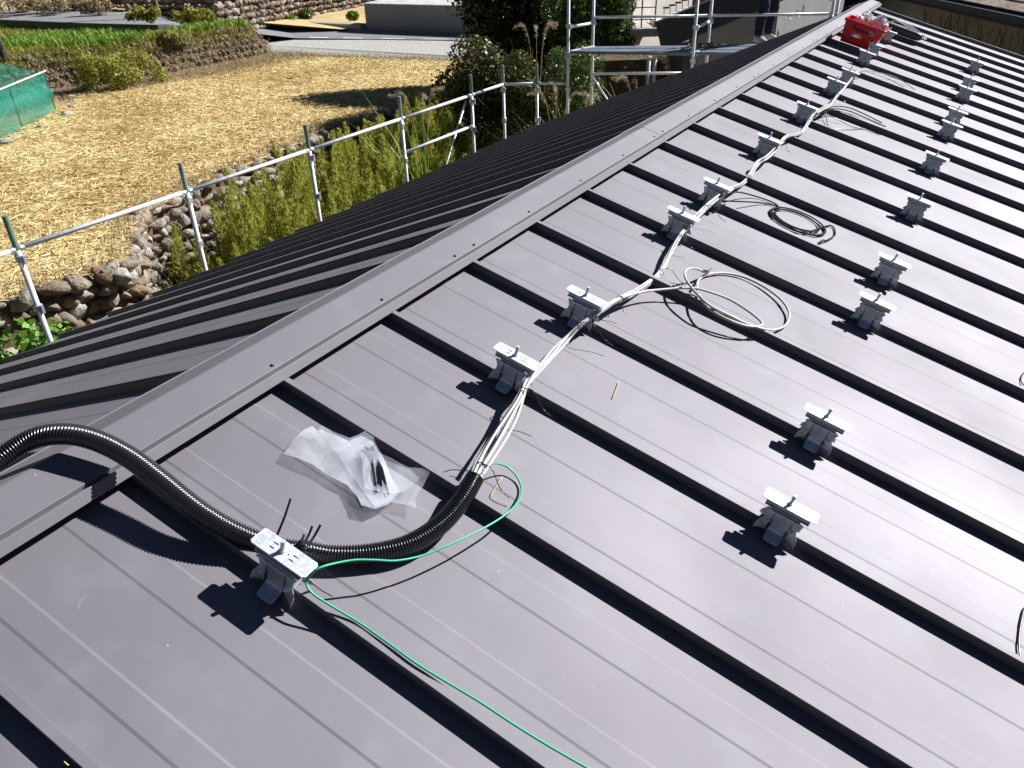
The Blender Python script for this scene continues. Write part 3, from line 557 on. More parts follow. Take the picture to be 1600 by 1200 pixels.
tr = t.nodes.new('ShaderNodeBsdfTransparent'); tl = t.nodes.new('ShaderNodeBsdfTranslucent'); tl.inputs[0].default_value = (.01, .50, .40, 1); m1 = t.nodes.new('ShaderNodeMixShader'); m1.inputs[0].default_value = .5; m2 = t.nodes.new('ShaderNodeMixShader')
tcn = t.nodes.new('ShaderNodeTexCoord'); nn_ = t.nodes.new('ShaderNodeTexNoise'); nn_.inputs['Scale'].default_value = 2; mr = t.nodes.new('ShaderNodeMapRange'); mr.inputs[3].default_value = .22; mr.inputs[4].default_value = .72
t.links.new(tcn.outputs['Object'], nn_.inputs['Vector']); t.links.new(nn_.outputs[0], mr.inputs[0]); t.links.new(mr.outputs[0], m2.inputs[0])
t.links.new(pp.outputs[0], m1.inputs[1]); t.links.new(tl.outputs[0], m1.inputs[2]); t.links.new(tr.outputs[0], m2.inputs[1]); t.links.new(m1.outputs[0], m2.inputs[2]); t.links.new(m2.outputs[0], t.nodes['Material Output'].inputs[0])
A = onZ(88, 174, FLD); B = onZ(22, 209, FLD); Dv = (B-A).normalized(); Bk = Vector((-Dv.y, Dv.x, 0)); Bk = Bk if Bk.x < 0 else -Bk; En = A+Dv*7
net = empty('net_enclosure', tuple(A), 'turquoise green mesh net draped over white poles at the left edge of the field', 'garden net')
HN = 1.05
def netpanel(P0, P1, h0, h1, sag, seed, nu=30, nv=12, bow=.12):
    vs = []; fs = []
    for i in range(nu+1):
        for j in range(nv+1):
            a, b_ = i/nu, j/nv; q = P0.lerp(P1, a); h = (h0*(1-a)+h1*a-sag*4*a*(1-a))*b_
            nz = noise.noise(Vector((a*5+seed, b_*3, seed)))*bow*math.sin(math.pi*b_); vs.append((q.x+nz, q.y+nz*.6, q.z+h))
    for i in range(nu):
        for j in range(nv): k = i*(nv+1)+j; fs.append((k, k+nv+1, k+nv+2, k+1))
    return vs, fs
mb = MB(); mb.add(*netpanel(A, En, HN*.95, HN*.95, 0, 1)); A2 = A+Bk*1.6; mb.add(*netpanel(A, A2, HN*.95, HN*1.5, .05, 5)); mb.add(*netpanel(A2, A2+Dv*7, HN*1.5, HN*.9, .35, 9))
o = mb.build('net', M_NET, net, smooth=True); o.matrix_parent_inverse = Matrix.Translation(-A)
M_PVC = mat('white pole', (.75, .75, .74), .4)
o = MB().tube([A+Vector((0, 0, HN))-Dv*.1, En+Vector((0, 0, HN))], .02, 8).build('top_pole', M_PVC, net); o.matrix_parent_inverse = Matrix.Translation(-A)
for k in range(5):
    q = A+Dv*(k*2.15); o = MB().tube([q, q+Vector((0, 0, HN+.02))], .014, 6).build('post', mat('green stake', (.05, .16, .10), .6), net); o.matrix_parent_inverse = Matrix.Translation(-A)
o = MB().tube([A2, A2+Vector((0, 0, HN*1.52))], .014, 6).build('post', MATS['green stake'], net); o.matrix_parent_inverse = Matrix.Translation(-A)
# ------------------------------------------------------------------ THE HOUSE AND ITS ROOF
YV = 10.2; Y0 = -6.37; SE = 5.1; XL = 4.95   # verge, near end, slope lengths
HS = .034; WS = .019
house = empty('house', (0, 2, PAD), 'house with dark brown grey standing seam metal roof, seen from on top of it', 'house')
HI = Matrix.Translation(-house.location)
def child(o): o.matrix_parent_inverse = HI; return o
def slope(W, s0, s1, name, label):
    # cross-section along the ridge: pan, two shallow raised ribs, seam
    prof = []
    n0 = round(Y0/SP)-0; k = n0
    ys = []
    for k in range(-14, 22):
        y = k*SP
        # seam from y (near face) to y+WS, height HS ; pan beyond
        ys += [(y+.0075, -HS), (y+.0065, -.008), (y+.0002, -.0035), (y+.0004, -.001), (y+.0014, 0), (y+WS-.0014, 0), (y+WS-.0004, -.001), (y+WS-.0002, -.0035), (y+WS-.004, -.008), (y+WS-.003, -HS+.0015), (y+WS+.004, -HS)]
        for f0, f1 in ((.205, .325), (.645, .81)):
            ys += [(y+f0*SP-.003, -HS), (y+f0*SP+.003, -HS+.0014), (y+f1*SP-.003, -HS+.0014), (y+f1*SP+.003, -HS)]
        ys += [(y+.952*SP, -HS)]
    y = 22*SP
    ys += [(y, -HS), (y+.0006, -.001), (y+.0016, 0), (y+WS-.0016, 0), (y+WS, -HS), (YV-.012, -HS), (YV-.006, -HS+.003), (YV, -HS+.001), (YV+.002, -.10)]
    NS = 60; V = []; F = []
    for i in range(NS+1):
        s = s0+(s1-s0)*i/NS
        for (yy, h) in ys: V.append(W(s, yy, h))
    m = len(ys)
    for i in range(NS):
        for j in range(m-1): F.append((i*m+j, i*m+j+1, (i+1)*m+j+1, (i+1)*m+j))
    # under side and folded drip edge
    b = len(V)
    for s in (s0, s1):
        for yy in (Y0, YV): V.append(W(s, yy, -HS-.05))
    F.append((b, b+1, b+3, b+2))
    mb = MB(); mb.v = [tuple(v) for v in V]; mb.f = F
    o = mb.build(name, M_ROOF, house); o['label'] = label; child(o); return o
slope(WR, .13, SE, 'roof_slope', 'near slope of the metal roof, bright in the sun, carrying the brackets')
slope(WL, .08, XL, 'roof_slope', 'far slope of the metal roof, darker and seen at a grazing angle')
# ridge closures under the cap (recessed dark strips) and capping pieces with screws
mb = MB()
for W, s in ((WR, .178), (WL, .11)):
    mb.hexa([W(s-.01, Y0, -HS), W(s, Y0, -HS), W(s, YV, -HS), W(s-.01, YV, -HS), W(s-.01, Y0, .008), W(s, Y0, .008), W(s, YV, .008), W(s-.01, YV, .008)])
child(mb.build('ridge_closure', mat('black foam closure', (.008, .008, .009), .9), house))
cap_r = [(WR, .1775, .0234), (WR, .1783, .0232), (WR, .1790, .0225), (WR, .1806, .0130), (WR, .1912, .0212), (WR, .1922, .0220), (WR, .1932, .0212), (WR, .208, .0004), (WR, .206, -.003)]
cap_l = [(WL, .110, .0232), (WL, .1135, .0262), (WL, .1145, .0255), (WL, .116, .0125), (WL, .118, .0128), (WL, .143, .0005), (WL, .141, -.003)]
joints = [YV+.02, 8.645, 6.825, 5.005, 3.185, 1.365, -.455, -2.275, -4.095, Y0]
for i in range(len(joints)-1):
    y1, y0 = joints[i], joints[i+1]; dz = .0012*(i % 2); mb = MB()
    prof = [W(s, 0, h+dz) for W, s, h in reversed(cap_l)]+[Vector((.0765-.004, 0, .0028+dz)), Vector((.0765, 0, .0034+dz)), Vector((.0765+.004, 0, .0028+dz))]+[W(s, 0, h+dz) for W, s, h in cap_r]
    prof = [(v.x, v.z) for v in prof]; n = len(prof); vs = []; fs = []
    ny = 10
    for j in range(ny+1):
        yy = y0+.0015+(y1+.012-y0-.003 if i else y1-y0)*j/ny
        for k, (x, z) in enumerate(prof): vs.append((x, yy, z+.0008*noise.noise(Vector((x*8, yy*1.2, 3)))))
    for j in range(ny):
        for k in range(n-1): fs.append((j*n+k, j*n+k+1, (j+1)*n+k+1, (j+1)*n+k))
    mb.add(vs, fs); cp = mb.build('ridge_cap', M_ROOF, house); child(cp)
    md = cp.modifiers.new('thickness', 'SOLIDIFY'); md.thickness = .0007; md.offset = -1
    # screws: pairs flank each joint, single ones between
    yy = [y0+.06]+[y0+SP*k for k in (1, 2, 3) if y0+SP*k < y1-.1]+[y1-.06]
    for ys_ in yy:
        for W, s, h in ((WR, .166, .0240+dz), (WL, .1145, .0175+dz)):
            c = W(s, ys_, h); nrm = NR if W is WR else (NL*.5+DL*.8).normalized(); q = MB().tube([c-nrm*.001, c+nrm*.0012, c+nrm*.0014, c+nrm*.004, c+nrm*.005], [.0050, .0050, .0034, .0032, .001], 8); sc = q.build('screw', M_SCREW, cp); 
# walls, eaves, fascia
mb = MB(); zE = lambda W, s: W(s, 0, -.09).z
for xw, W, s in ((WR(SE-.6, 0).x, WR, SE-.6), (WL(XL-.6, 0).x, WL, XL-.6)):
    z = W(s, 0, -.12).z; mb.box(xw-.08, xw+.08, Y0+.4, YV-.45, PAD, z)
xl, xr = WL(XL-.6, 0).x, WR(SE-.6, 0).x
for yw in (Y0+.4, YV-.5):
    mb.prism([(xl+.081, PAD), (xr-.081, PAD), (xr-.081, WR(SE-.6, 0, -.14).z), (XA, ZA-.16), (xl+.081, WL(XL-.6, 0, -.14).z)], yw, yw+.12)
child(mb.build('wall', mat('cream plaster', (.50, .47, .40), .85, 0, .3, 4, .08), house))
mb = MB()
for W, s in ((WR, SE), (WL, XL)): mb.hexa([W(s-.03, Y0, -.20), W(s+.0, Y0, -.20), W(s+.0, YV-.01, -.20), W(s-.03, YV-.01, -.20), W(s-.03, Y0, -HS-.004), W(s+.0, Y0, -HS-.004), W(s+.0, YV-.01, -HS-.004), W(s-.03, YV-.01, -HS-.004)])
for W, s in ((WR, SE-.04), (WL, XL-.04)): mb.hexa([W(.0, YV-.045, -.22), W(s, YV-.045, -.22), W(s, YV-.01, -.22), W(.0, YV-.01, -.22), W(.0, YV-.045, -.05), W(s, YV-.045, -.05), W(s, YV-.01, -.05), W(.0, YV-.01, -.05)])
child(mb.build('fascia', mat('brown fascia', (.05, .04, .035), .5), house))
# ------------------------------------------------------------------ solar mounting brackets clamped on the seams
def bracket_proto():
    b = bpy.data.objects.new('mounting_bracket', None); b.empty_display_size = .05; link(b)
    # local x down the slope, y along the ridge, z off the roof; origin on top of the seam, seam is y 0..WS, so centre .010
    yc = .010
    bm = bmesh.new(); L, Wd, cc = .0705, .0225, .0055
    pts = [(-L+cc, -Wd), (L-cc, -Wd), (L, -Wd+cc*.8), (L, Wd-cc*.8), (L-cc, Wd), (-L+cc, Wd), (-L, Wd-cc*.8), (-L, -Wd+cc*.8)]
    vs = [bm.verts.new((x, y+yc, .0755)) for x, y in pts]; f = bm.faces.new(vs); r = bmesh.ops.extrude_face_region(bm, geom=[f]); bmesh.ops.translate(bm, verts=[v for v in r['geom'] if isinstance(v, bmesh.types.BMVert)], vec=(0, 0, -.0028))
    bmesh.ops.recalc_face_normals(bm, faces=bm.faces); me = bpy.data.meshes.new('top_plate'); bm.to_mesh(me); bm.free(); me.materials.append(M_GALV)
    o = link(bpy.data.objects.new('top_plate', me), b); md = o.modifiers.new('bevel', 'BEVEL'); md.width = .0006; md.segments = 2
    tp_ = o
    M_SLOT = mat('slot hollow', (.01, .011, .013), .9)
    for x in (-.026, .024):
        for dy in (-.0062, .0062): MB().box(x-.0055, x+.0055, yc+dy-.0014, yc+dy+.0014, .0753, .0758).build('slot', M_SLOT, tp_)
    MB().tube([(.010, yc+.001, .0753), (.010, yc+.001, .0758)], .0018, 10).build('hole', M_SLOT, tp_)
    # channel under the plate
    mb = MB(); mb.box(-.058, .058, yc-.0165, yc-.0140, .056, .0726); mb.box(-.058, .058, yc+.0140, yc+.0165, .056, .0726); mb.box(-.058, .058, yc-.0215, yc-.0166, .056, .0582); mb.box(-.058, .058, yc+.0166, yc+.0215, .056, .0582)
    mb.build('channel', M_GALVD, b, bevel=.0006)
    mb = MB(); mb.box(-.050, .047, yc-.024, yc-.0172, .0445, .0492); mb.box(-.050, .047, yc+.0172, yc+.024, .0445, .0492); mb.box(-.040, .040, yc-.0135, yc+.0135, .0025, .0545)  # centre box extended downward to block light through the jaw slits
    mb.build('rail', M_GALV, b, bevel=.0008)
    # clamp jaws: side plates with flared wings on each side of the seam
    for sgn in (-1, 1):
        for wx in (-1, 1):
            N = 10; cols = []
            for i in range(N+1):
                a = i/N; col = []
                for j in range(11):
                    tt = j/10; x0 = .024+.004*math.sin(tt*2.6); x1 = .0515-.010*math.sin(min(1, tt*1.5)*math.pi)+.004*tt
                    z = .0445-(.060+.004*a)*tt; flare = max(0, tt-.45)/.55
                    col.append((wx*(x0+(x1-x0)*a), yc+sgn*(.0178+.0035*math.sin(tt*2.2)+a*a*.013*flare**1.5+.003*flare), z))
                cols.append(col)
            mb = MB(); mb.add([p for c in cols for p in c], [(i*11+j, (i+1)*11+j, (i+1)*11+j+1, i*11+j+1) for i in range(N) for j in range(10)])
            o = mb.build('clamp_plate', M_GALVD, b, smooth=True); md = o.modifiers.new('thickness', 'SOLIDIFY'); md.thickness = .0026; md.offset = 0
        mb = MB(); cols = []
        for (y, z, hx) in ((.0192, .044, .0215), (.0205, .030, .0215), (.0215, .012, .0205), (.0225, -.003, .0205), (.0255, -.0095, .0215), (.034, -.0145, .0215), (.049, -.0215, .0205), (.054, -.0238, .0165)):
            cols.append([(-hx, yc+sgn*y, z), (hx, yc+sgn*y, z)])
        vs = [p for c in cols for p in c]; mb.add(vs, [(2*i, 2*i+1, 2*i+3, 2*i+2) for i in range(len(cols)-1)])
        o = mb.build('foot', M_GALVD, b); md = o.modifiers.new('thickness', 'SOLIDIFY'); md.thickness = .0028; md.offset = 0; md = o.modifiers.new('bevel', 'BEVEL'); md.width = .0008
        for x in (-.034, .034):
            mb = MB(); y0 = yc+sgn*.0215; mb.tube([(x, y0, .014), (x, y0+sgn*.002, .014)], .0085, 16); mb.tube([(x, y0+sgn*.0021, .014), (x, y0+sgn*.008, .014)], .0062, 6); mb.tube([(x, y0+sgn*.008, .014), (x, y0+sgn*.012, .014)], .0035, 10)
            mb.build('clamp_bolt', M_GALV, b, bevel=.0004)
    mb = MB(); pts = [(-.004, yc, .0756)]; 
    zz = .0756; rad = []; P_ = []
    for k in range(40): P_.append((-.004, yc, .0700+k*.00095)); rad.append(.0049 if k % 2 else .0044)
    mb.tube(P_, rad, 12); o = mb.build('stud', M_GALV, b); 
    mb = MB(); mb.tube([(-.004, yc, .0757), (-.004, yc, .0772)], .0088, 18); mb.tube([(-.004, yc, .0773), (-.004, yc, .0835)], .0070, 6); mb.build('nut', M_GALV, b, bevel=.0005)
    return b
def kids(o): return [c for c in bpy.data.objects if c.parent is o]
def copy_tree(o, parent=None):
    c = o.copy(); S.collection.objects.link(c); c.parent = parent
    for k in kids(o): copy_tree(k, c)
    return c
proto = bracket_proto()
ORD = ['first', 'second', 'third', 'fourth', 'fifth', 'sixth', 'seventh', 'eighth', 'ninth', 'tenth', 'eleventh', 'twelfth']
r1 = [(0, .627), (2, .632), (3, .632), (5, .632), (6, .632), (8, .628), (10, .622), (12, .622), (13, .635), (15, .605), (16, .602), (18, .585)]
r2 = [(2, 1.455), (3, 1.452), (5, 1.45), (6, 1.45), (8, 1.447), (10, 1.435), (12, 1.44), (13, 1.44), (15, 1.44), (16, 1.432), (18, 1.425)]
ext1 = ['nearest of all, conduit tied behind it', 'at the mouth of the black conduit', 'left of the white coil', 'left of the thin black coil', 'on the seam above the thin black coil', 'half way along the white bundle', 'where a hank of thin wires leaves the bundle', 'just before the end of the white bundle', 'at the end of the white bundle', 'in front of the red basket', 'half hidden at the red basket corner', 'beside the dark roll behind the red basket']
ext2 = ['nearest and brightest top plate', 'with glaring white top plate', 'standing after the first gap', 'close behind the third one', 'standing alone', 'small and alone', 'in front of a close pair', 'overlapping the one before', 'in a close pair', 'behind its close pair', 'farthest and smallest']
first = True
for row, ext, nm in ((r1, ext1, 'ridge side row'), (r2, ext2, 'eave side row')):
    for i, (n_, s_) in enumerate(row):
        b = proto if first else copy_tree(proto); first = False
        b.location = WR(s_, n_*SP, 0); b.rotation_euler = (0, AR, random.uniform(-.012, .012))
        tag(b, '%s bracket of the %s row, %s' % (ORD[i], 'ridge side' if row is r1 else 'outer right', ext[i]), 'bracket', 'galvanised solar mounting brackets on the seams')
# ------------------------------------------------------------------ black corrugated conduit
path = [(-160, 830, -.02), (-70, 772, -.005), (0, 716, .035), (50, 686, .06), (100, 678, .078), (150, 688, .080), (200, 713, .070), (250, 750, .056), (300, 790, .042), (350, 822, .022), (400, 845, .002), (440, 857, -.005), (480, 862, -.006), (520, 868, -.007), (580, 865, -.006), (640, 850, .0), (690, 818, .010), (722, 780, .022), (741, 748, .026)]
pts = pix(path, 10)
def resample(pts, step):
    out = [pts[0]]; acc = 0; i = 0
    d = [0]; 
    for a, b in zip(pts[:-1], pts[1:]): d.append(d[-1]+(b-a).length)
    n = int(d[-1]/step); j = 0; out = []
    for k in range(n+1):
        t = k*d[-1]/n
        while j < len(d)-2 and d[j+1] < t: j += 1
        u = (t-d[j])/max(1e-9, d[j+1]-d[j]); out.append(pts[j].lerp(pts[j+1], u))
    return out
rp = resample(pts, .0016); rad = []
for i in range(len(rp)):
    rad.append((.0180, .0216, .0232, .0216)[i % 4])
mb = MB().tube(rp, rad, 30, cap=False)
o = mb.build('corrugated_conduit', M_BLK, smooth=True); tag(o, 'black corrugated cable conduit arching over the ridge and curving down the near slope', 'conduit')
md = o.modifiers.new('thickness', 'SOLIDIFY'); md.thickness = .001; md.offset = -1
# ------------------------------------------------------------------ cable bundle
bp = [(731, 768, .024), (741, 748, .026), (752, 730, .026), (775, 693, .022), (797, 655, .026), (812, 625, .035), (822, 600, .045), (834, 584, .048), (852, 566, .035), (868, 549, .0), (885, 531, -.012), (903, 513, .012), (918, 500, .03), (938, 485, .045), (958, 473, .03), (978, 464, .005), (1003, 450, -.015), (1026, 432, -.012), (1040, 410, .0), (1052, 386, .015), (1066, 364, .028), (1082, 345, .045), (1096, 332, .04), (1110, 318, .03), (1128, 303, .045), (1142, 295, .035), (1160, 287, -.01), (1172, 273, -.012), (1184, 255, .01), (1198, 246, .03), (1214, 230, .045), (1228, 214, .03), (1246, 210, .0), (1258, 200, -.012), (1270, 182, .015), (1284, 171, .045), (1298, 164, .03), (1308, 150, .01), (1318, 140, .03), (1332, 122, .045), (1341, 112, .04)]
cen = cr([(*onR(u, v, h), h) for u, v, h in bp], 6)
bund = empty('cable_bundle', WR(.75, .6, 0), 'bundle of white and grey cables tied along the row of brackets', 'cable bundle')
BI = Matrix.Translation(-bund.location)
for k in range(6):
    rr = random.Random(k*5+2); q = []
    for i, c in enumerate(cen):
        a = k*1.047+i*.010+.25*math.sin(i*.09+k); spread = .0075
        if 6 < i < 34: spread = .0075+.011*math.sin((i-6)/28*math.pi)*(.6+.4*rr.random() if False else 1)
        sx = math.cos(a)*spread; sh_ = math.sin(a)*spread*(.6 if i < 40 else .9); 
        if k == 5: sx *= .3; sh_ *= .3
        # offset across the direction of travel
        j0 = cen[max(i-1, 0)]; j1 = cen[min(i+1, len(cen)-1)]; dxy = Vector((j1.x-j0.x, j1.y-j0.y)).normalized()
        wv = .0014*math.sin(i*.35+k*2.1)+.002*math.sin(i*.17+k); q.append(WR(c.x+dxy.y*(sx+wv), c.y-dxy.x*(sx+wv), c.z+sh_))
    end = len(q) if k < 3 else (len(q)-40*(k-3)-1)
    o = MB().tube(q[:end], .0038 if k < 4 else .0032, 8).build('cable', M_WHT if k in (0, 1, 2, 4) else M_GRY, bund, smooth=True); o.matrix_parent_inverse = BI
def ring(c, d, r, t): 
    c = Vector(c); d = Vector(d).normalized(); a = d.orthogonal().normalized(); b = d.cross(a)
    return [c+(a*math.cos(k/16*6.2832)+b*math.sin(k/16*6.2832))*r for k in range(17)]
for (idx, u, v, h) in ((12, 0, 0, 0), (33, 0, 0, 0), (68, 0, 0, 0), (87, 0, 0, 0), (104, 0, 0, 0), (118, 0, 0, 0), (135, 0, 0, 0), (160, 0, 0, 0), (182, 0, 0, 0), (205, 0, 0, 0), (222, 0, 0, 0)):
    if idx >= len(cen)-1: continue
    c = cen[idx]; w0 = WR(c.x, c.y, c.z); w1_ = WR(cen[idx+1].x, cen[idx+1].y, cen[idx+1].z); rr = random.Random(idx)
    mb = MB().tube(ring(w0, w1_-w0, .0150 if idx < 40 else .0135, 0), .0014, 6)
    az = rr.uniform(-1.2, .6); L = rr.uniform(.05, .11); d1 = (math.cos(az), math.sin(az)*.7)
    tail = cr([(c.x, c.y, c.z+.012), (c.x+d1[0]*L*.35, c.y+d1[1]*L*.35, c.z+.022), (c.x+d1[0]*L*.8, c.y+d1[1]*L*.8, max(-.025, c.z-.01)), (c.x+d1[0]*L*1.05+.01, c.y+d1[1]*L, max(-.028, c.z-.02))], 5)
    mb.tube([WR(p.x, p.y, p.z) for p in tail], .0012, 5)
    o = mb.build('cable_tie', M_BLK, bund, smooth=True); o.matrix_parent_inverse = BI
# white coil
cp_ = [(930, 490, .045), (960, 470, .03), (1000, 457, .012), (1040, 452, .012), (1078, 450, .020), (1105, 455, .022), (1140, 468, .016), (1172, 488, .012), (1190, 504, .010), (1186, 510, .010), (1165, 509, .014), (1135, 498, .022), (1108, 482, .022), (1093, 463, .012), (1089, 446, -.004), (1095, 434, -.02), (1110, 428, -.023), (1135, 427, -.024), (1165, 434, -.024), (1195, 449, -.021), (1220, 468, -.018), (1233, 488, -.018), (1229, 506, -.020), (1213, 515, -.019), (1192, 514, .004), (1165, 505, .016), (1140, 493, .026), (1110, 478, .034), (1092, 462, .040), (1078, 446, .044), (1070, 431, .042), (1073, 422, .036), (1084, 419, .028), (1097, 423, .012)]
q = pix(cp_, 8); o = MB().tube(q, .0046, 10).build('white_cable_coil', M_WHT, smooth=True)
tag(o, 'loose white cable looped into a coil right of the third bracket', 'cable'); cc = o
e = q[-1]; d = (WR(*onR(1107, 426, -.018), -.018)-e); mb = MB().tube([e, e+d*.5, e+d], [.006, .007, .004], 8)
for k in range(5): mb.tube([e+d*.6, e+d*.6+Vector((random.uniform(-.01, .02), random.uniform(-.01, .02), random.uniform(.004, .016)))], .0011, 5)
mb.build('taped_end', M_BLK, cc)
# thin black coil
bc_ = [(1128, 306, .03), (1150, 300, .01), (1175, 305, -.02), (1205, 315, -.026), (1222, 321, -.027)]
ell = []
def coil(cx, cy, a, b, rot, turns, ph, seed):
    rr = random.Random(seed); out = []
    for i in range(int(turns*20)+1):
        t = ph+i/20*2*math.pi; k = 1+.07*math.sin(i*.31+seed)-.035*i/20
        x = math.cos(t)*a*k; y = math.sin(t)*b*k; out.append((cx+x*math.cos(rot)-y*math.sin(rot), cy+x*math.sin(rot)+y*math.cos(rot), -.027+.002*(i/20)))
    return out
c0 = onR(1248, 346, -.026); cl = coil(c0[0]+.005, c0[1]+.0, .138, .125, 0, 2.4, 2.6, 1)
q = [WR(*p) for p in cr([(*onR(u, v, h), h) for u, v, h in bc_[:4]]+cl[::2]+[(*onR(1297, 352, -.026), -.026), (*onR(1305, 366, -.026), -.026), (*onR(1293, 375, -.024), -.024), (*onR(1282, 378, -.022), -.022)], 3)]
o = MB().tube(q, .0034, 8).build('black_cable_coil', M_COIL, smooth=True); tag(o, 'thin black cable wound in a flat coil on the pan between two seams', 'cable'); bco = o
e = q[-1]; d = (WR(*onR(1276, 381, -.024), -.024)-e).normalized(); mb = MB().tube([e-d*.03, e, e+d*.002, e+d*.02], [.006, .006, .004, .0045], 8); mb.build('plug', M_BLK, bco)
q = [WR(*p) for p in cr([(*onR(u, v, h), h) for u, v, h in [(1130, 314, .02), (1160, 315, .0), (1190, 317, -.025), (1215, 322, -.026)]]+[p for p in coil(c0[0]-.012, c0[1]-.004, .112, .098, 0, 1.5, 2.6, 3)[::2]], 3)]
o = MB().tube(q, .0034, 8).build('black_cable_coil', M_COIL, smooth=True); tag(o, 'inner smaller loop of thin black cable inside the flat black coil', 'cable')
# hanks of thin wires at the bundle
def wire(path, r, m, name, label, grp=None, cat='wire'):
    o = MB().tube(pix(path, 6), r, 7).build(name, m, smooth=True); tag(o, label, cat, grp); return o
hk = [([(1275, 178, .03), (1300, 167, .02), (1325, 168, .0), (1350, 178, -.01), (1378, 192, -.02)], 'uppermost wire'), ([(1275, 178, .03), (1300, 170, .015), (1325, 173, .0), (1352, 184, -.015), (1384, 198, -.024)], 'longest wire, ending in a plug'), ([(1275, 179, .03), (1298, 172, .01), (1322, 177, -.005), (1345, 187, -.02), (1368, 196, -.026)], 'lowest wire')]
for k, (p_, nmv) in enumerate(hk): wire(p_, .0036, M_COIL, 'thin_wire', '%s of the hank beside the sixth ridge side bracket' % nmv, 'hank of wires beside the seventh bracket')
wire([(1286, 172, .02), (1291, 184, -.01), (1296, 199, -.027), (1320, 202, -.027), (1345, 201, -.027), (1350, 196, -.025)], .0022, M_BLK, 'thin_wire', 'very thin black wire drooping in a loop under the wire hank', 'hank of wires beside the seventh bracket')
wire([(1288, 174, .02), (1305, 185, -.01), (1330, 197, -.026), (1355, 204, -.027), (1376, 211, -.027)], .0022, M_BLK, 'thin_wire', 'very thin black wire running straight below the wire hank', 'hank of wires beside the seventh bracket')
wire([(1338, 116, .04), (1350, 111, .02), (1368, 116, .0), (1390, 124, -.015), (1412, 136, -.026)], .0028, M_GRY, 'thin_wire', 'grey wire at the end of the white bundle, shorter of the two', 'wires at the end of the bundle')
wire([(1338, 115, .04), (1352, 110, .03), (1375, 114, .01), (1402, 122, -.01), (1430, 140, -.026)], .0028, M_GRY, 'thin_wire', 'grey wire at the end of the white bundle, longer of the two', 'wires at the end of the bundle')
wire([(1640, 565, -.02), (1610, 575, -.026), (1598, 585, -.027), (1596, 597, -.027), (1612, 612, -.02)], .0022, M_BLK, 'thin_wire', 'small black wire loop cut off by the right edge, upper one', 'black wires at the right edge')
wire([(1640, 930, -.02), (1606, 945, -.026), (1597, 965, -.027), (1592, 1000, -.027), (1594, 1029, -.027)], .0026, M_BLK, 'thin_wire', 'long black wire curving along the right edge, lower one', 'black wires at the right edge')
# ------------------------------------------------------------------ green earth wire
gw = [(757, 728, .03), (775, 724, .012), (793, 730, -.012), (808, 745, -.022), (815, 764, -.024), (812, 780, -.012), (800, 795, .012), (780, 811, .016), (745, 831, .022), (700, 852, .026), (660, 868, .026), (620, 876, .034), (585, 875, .042), (555, 875, .048), (525, 880, .054), (500, 887, .060)]
gw2 = [(500, 887, .060), (488, 896, .050), (479, 908, .035), (481, 918, .028), (492, 930, .022), (520, 948, .012), (560, 972, .004), (600, 1000, .0045), (650, 1036, .006), (700, 1067, .004), (750, 1097, .004), (800, 1130, .004), (850, 1161, .004), (900, 1190, .004), (960, 1224, .004), (1040, 1275, .004)]
o = MB().tube(pix(gw+gw2[1:], 7), .0024, 8).build('green_earth_wire', M_GRN, smooth=True)
tag(o, 'thin turquoise green earth wire running past the nearest bracket and down its seam', 'wire')
# ------------------------------------------------------------------ cable ties standing up on the conduit
def tie(u0, v0, h0, u1, v1, h1, label, grp='black cable ties on the conduit'):
    a = WR(*onR(u0, v0, h0), h0); b = WR(*onR(u1, v1, h1), h1)
    t = empty('cable_tie', tuple(a), label, 'cable tie', grp); i_ = Matrix.Translation(-a); mid = a.lerp(b, .5)+Vector((.003, 0, .002)); p = cr([a, mid, b], 6)
    mb = MB()
    for x, y in zip(p[:-1], p[1:]): mb.bar(x, y, .0050, .0018, Vector((0, 1, .2)))
    o = mb.build('tail', M_BLK, t); o.matrix_parent_inverse = i_
    j = min(range(len(rp)), key=lambda k: (rp[k]-a).length); d = rp[min(j+4, len(rp)-1)]-rp[j]
    o = MB().tube(ring(rp[j], d, .0222, 0), .0018, 6).build('loop', M_BLK, t, smooth=True); o.matrix_parent_inverse = i_
    hd = (a-rp[j]).normalized(); c = rp[j]+hd*.025; o = MB().box(-.0035, .0035, -.0035, .0035, -.003, .003, Matrix.Translation(c)).build('head', M_BLK, t, bevel=.0006); o.matrix_parent_inverse = i_
tie(433, 836, .03, 454, 779, .085, 'black cable tie standing tallest, left of the stud on the nearest bracket')
tie(468, 848, .02, 475, 835, .045, 'shortest black cable tie stub behind the nearest bracket')
tie(473, 852, .02, 488, 822, .055, 'middle black cable tie of the three right of the stud')
tie(477, 858, .02, 501, 820, .060, 'longer curved black cable tie, rightmost on the conduit')
# small wire scraps and straw bits on the pans
for k, (pp_, m_, lab) in enumerate((([(785, 745, -.027), (772, 765, -.029), (768, 775, -.029), (778, 783, -.03), (795, 789, -.029)], mat('pale yellow scrap', (.55, .5, .22), .7), 'pale yellow bent wire offcut inside the green wire loop'), ([(967, 596, -.029), (963, 608, -.029), (957, 622, -.029)], MATS['pale yellow scrap'], 'pale straw lying on the pan right of the second bracket'), ([(100, 1190, .002), (107, 1196, .002)], mat('lime scrap', (.5, .6, .1), .6), 'tiny lime green scrap on the nearest seam'), ([(692, 738, -.028), (708, 734, -.02), (733, 736, -.015)], M_BLK, 'short black tie offcut left of the conduit mouth'), ([(520, 932, -.02), (500, 921, .0), (484, 908, .03)], M_BLK, 'thin black tie tail hanging off the nearest bracket plate'))):
    o = MB().tube(pix(pp_, 4), .0012, 5).build('wire_offcut', m_, smooth=True); tag(o, lab, 'offcut', 'offcuts lying on the roof')
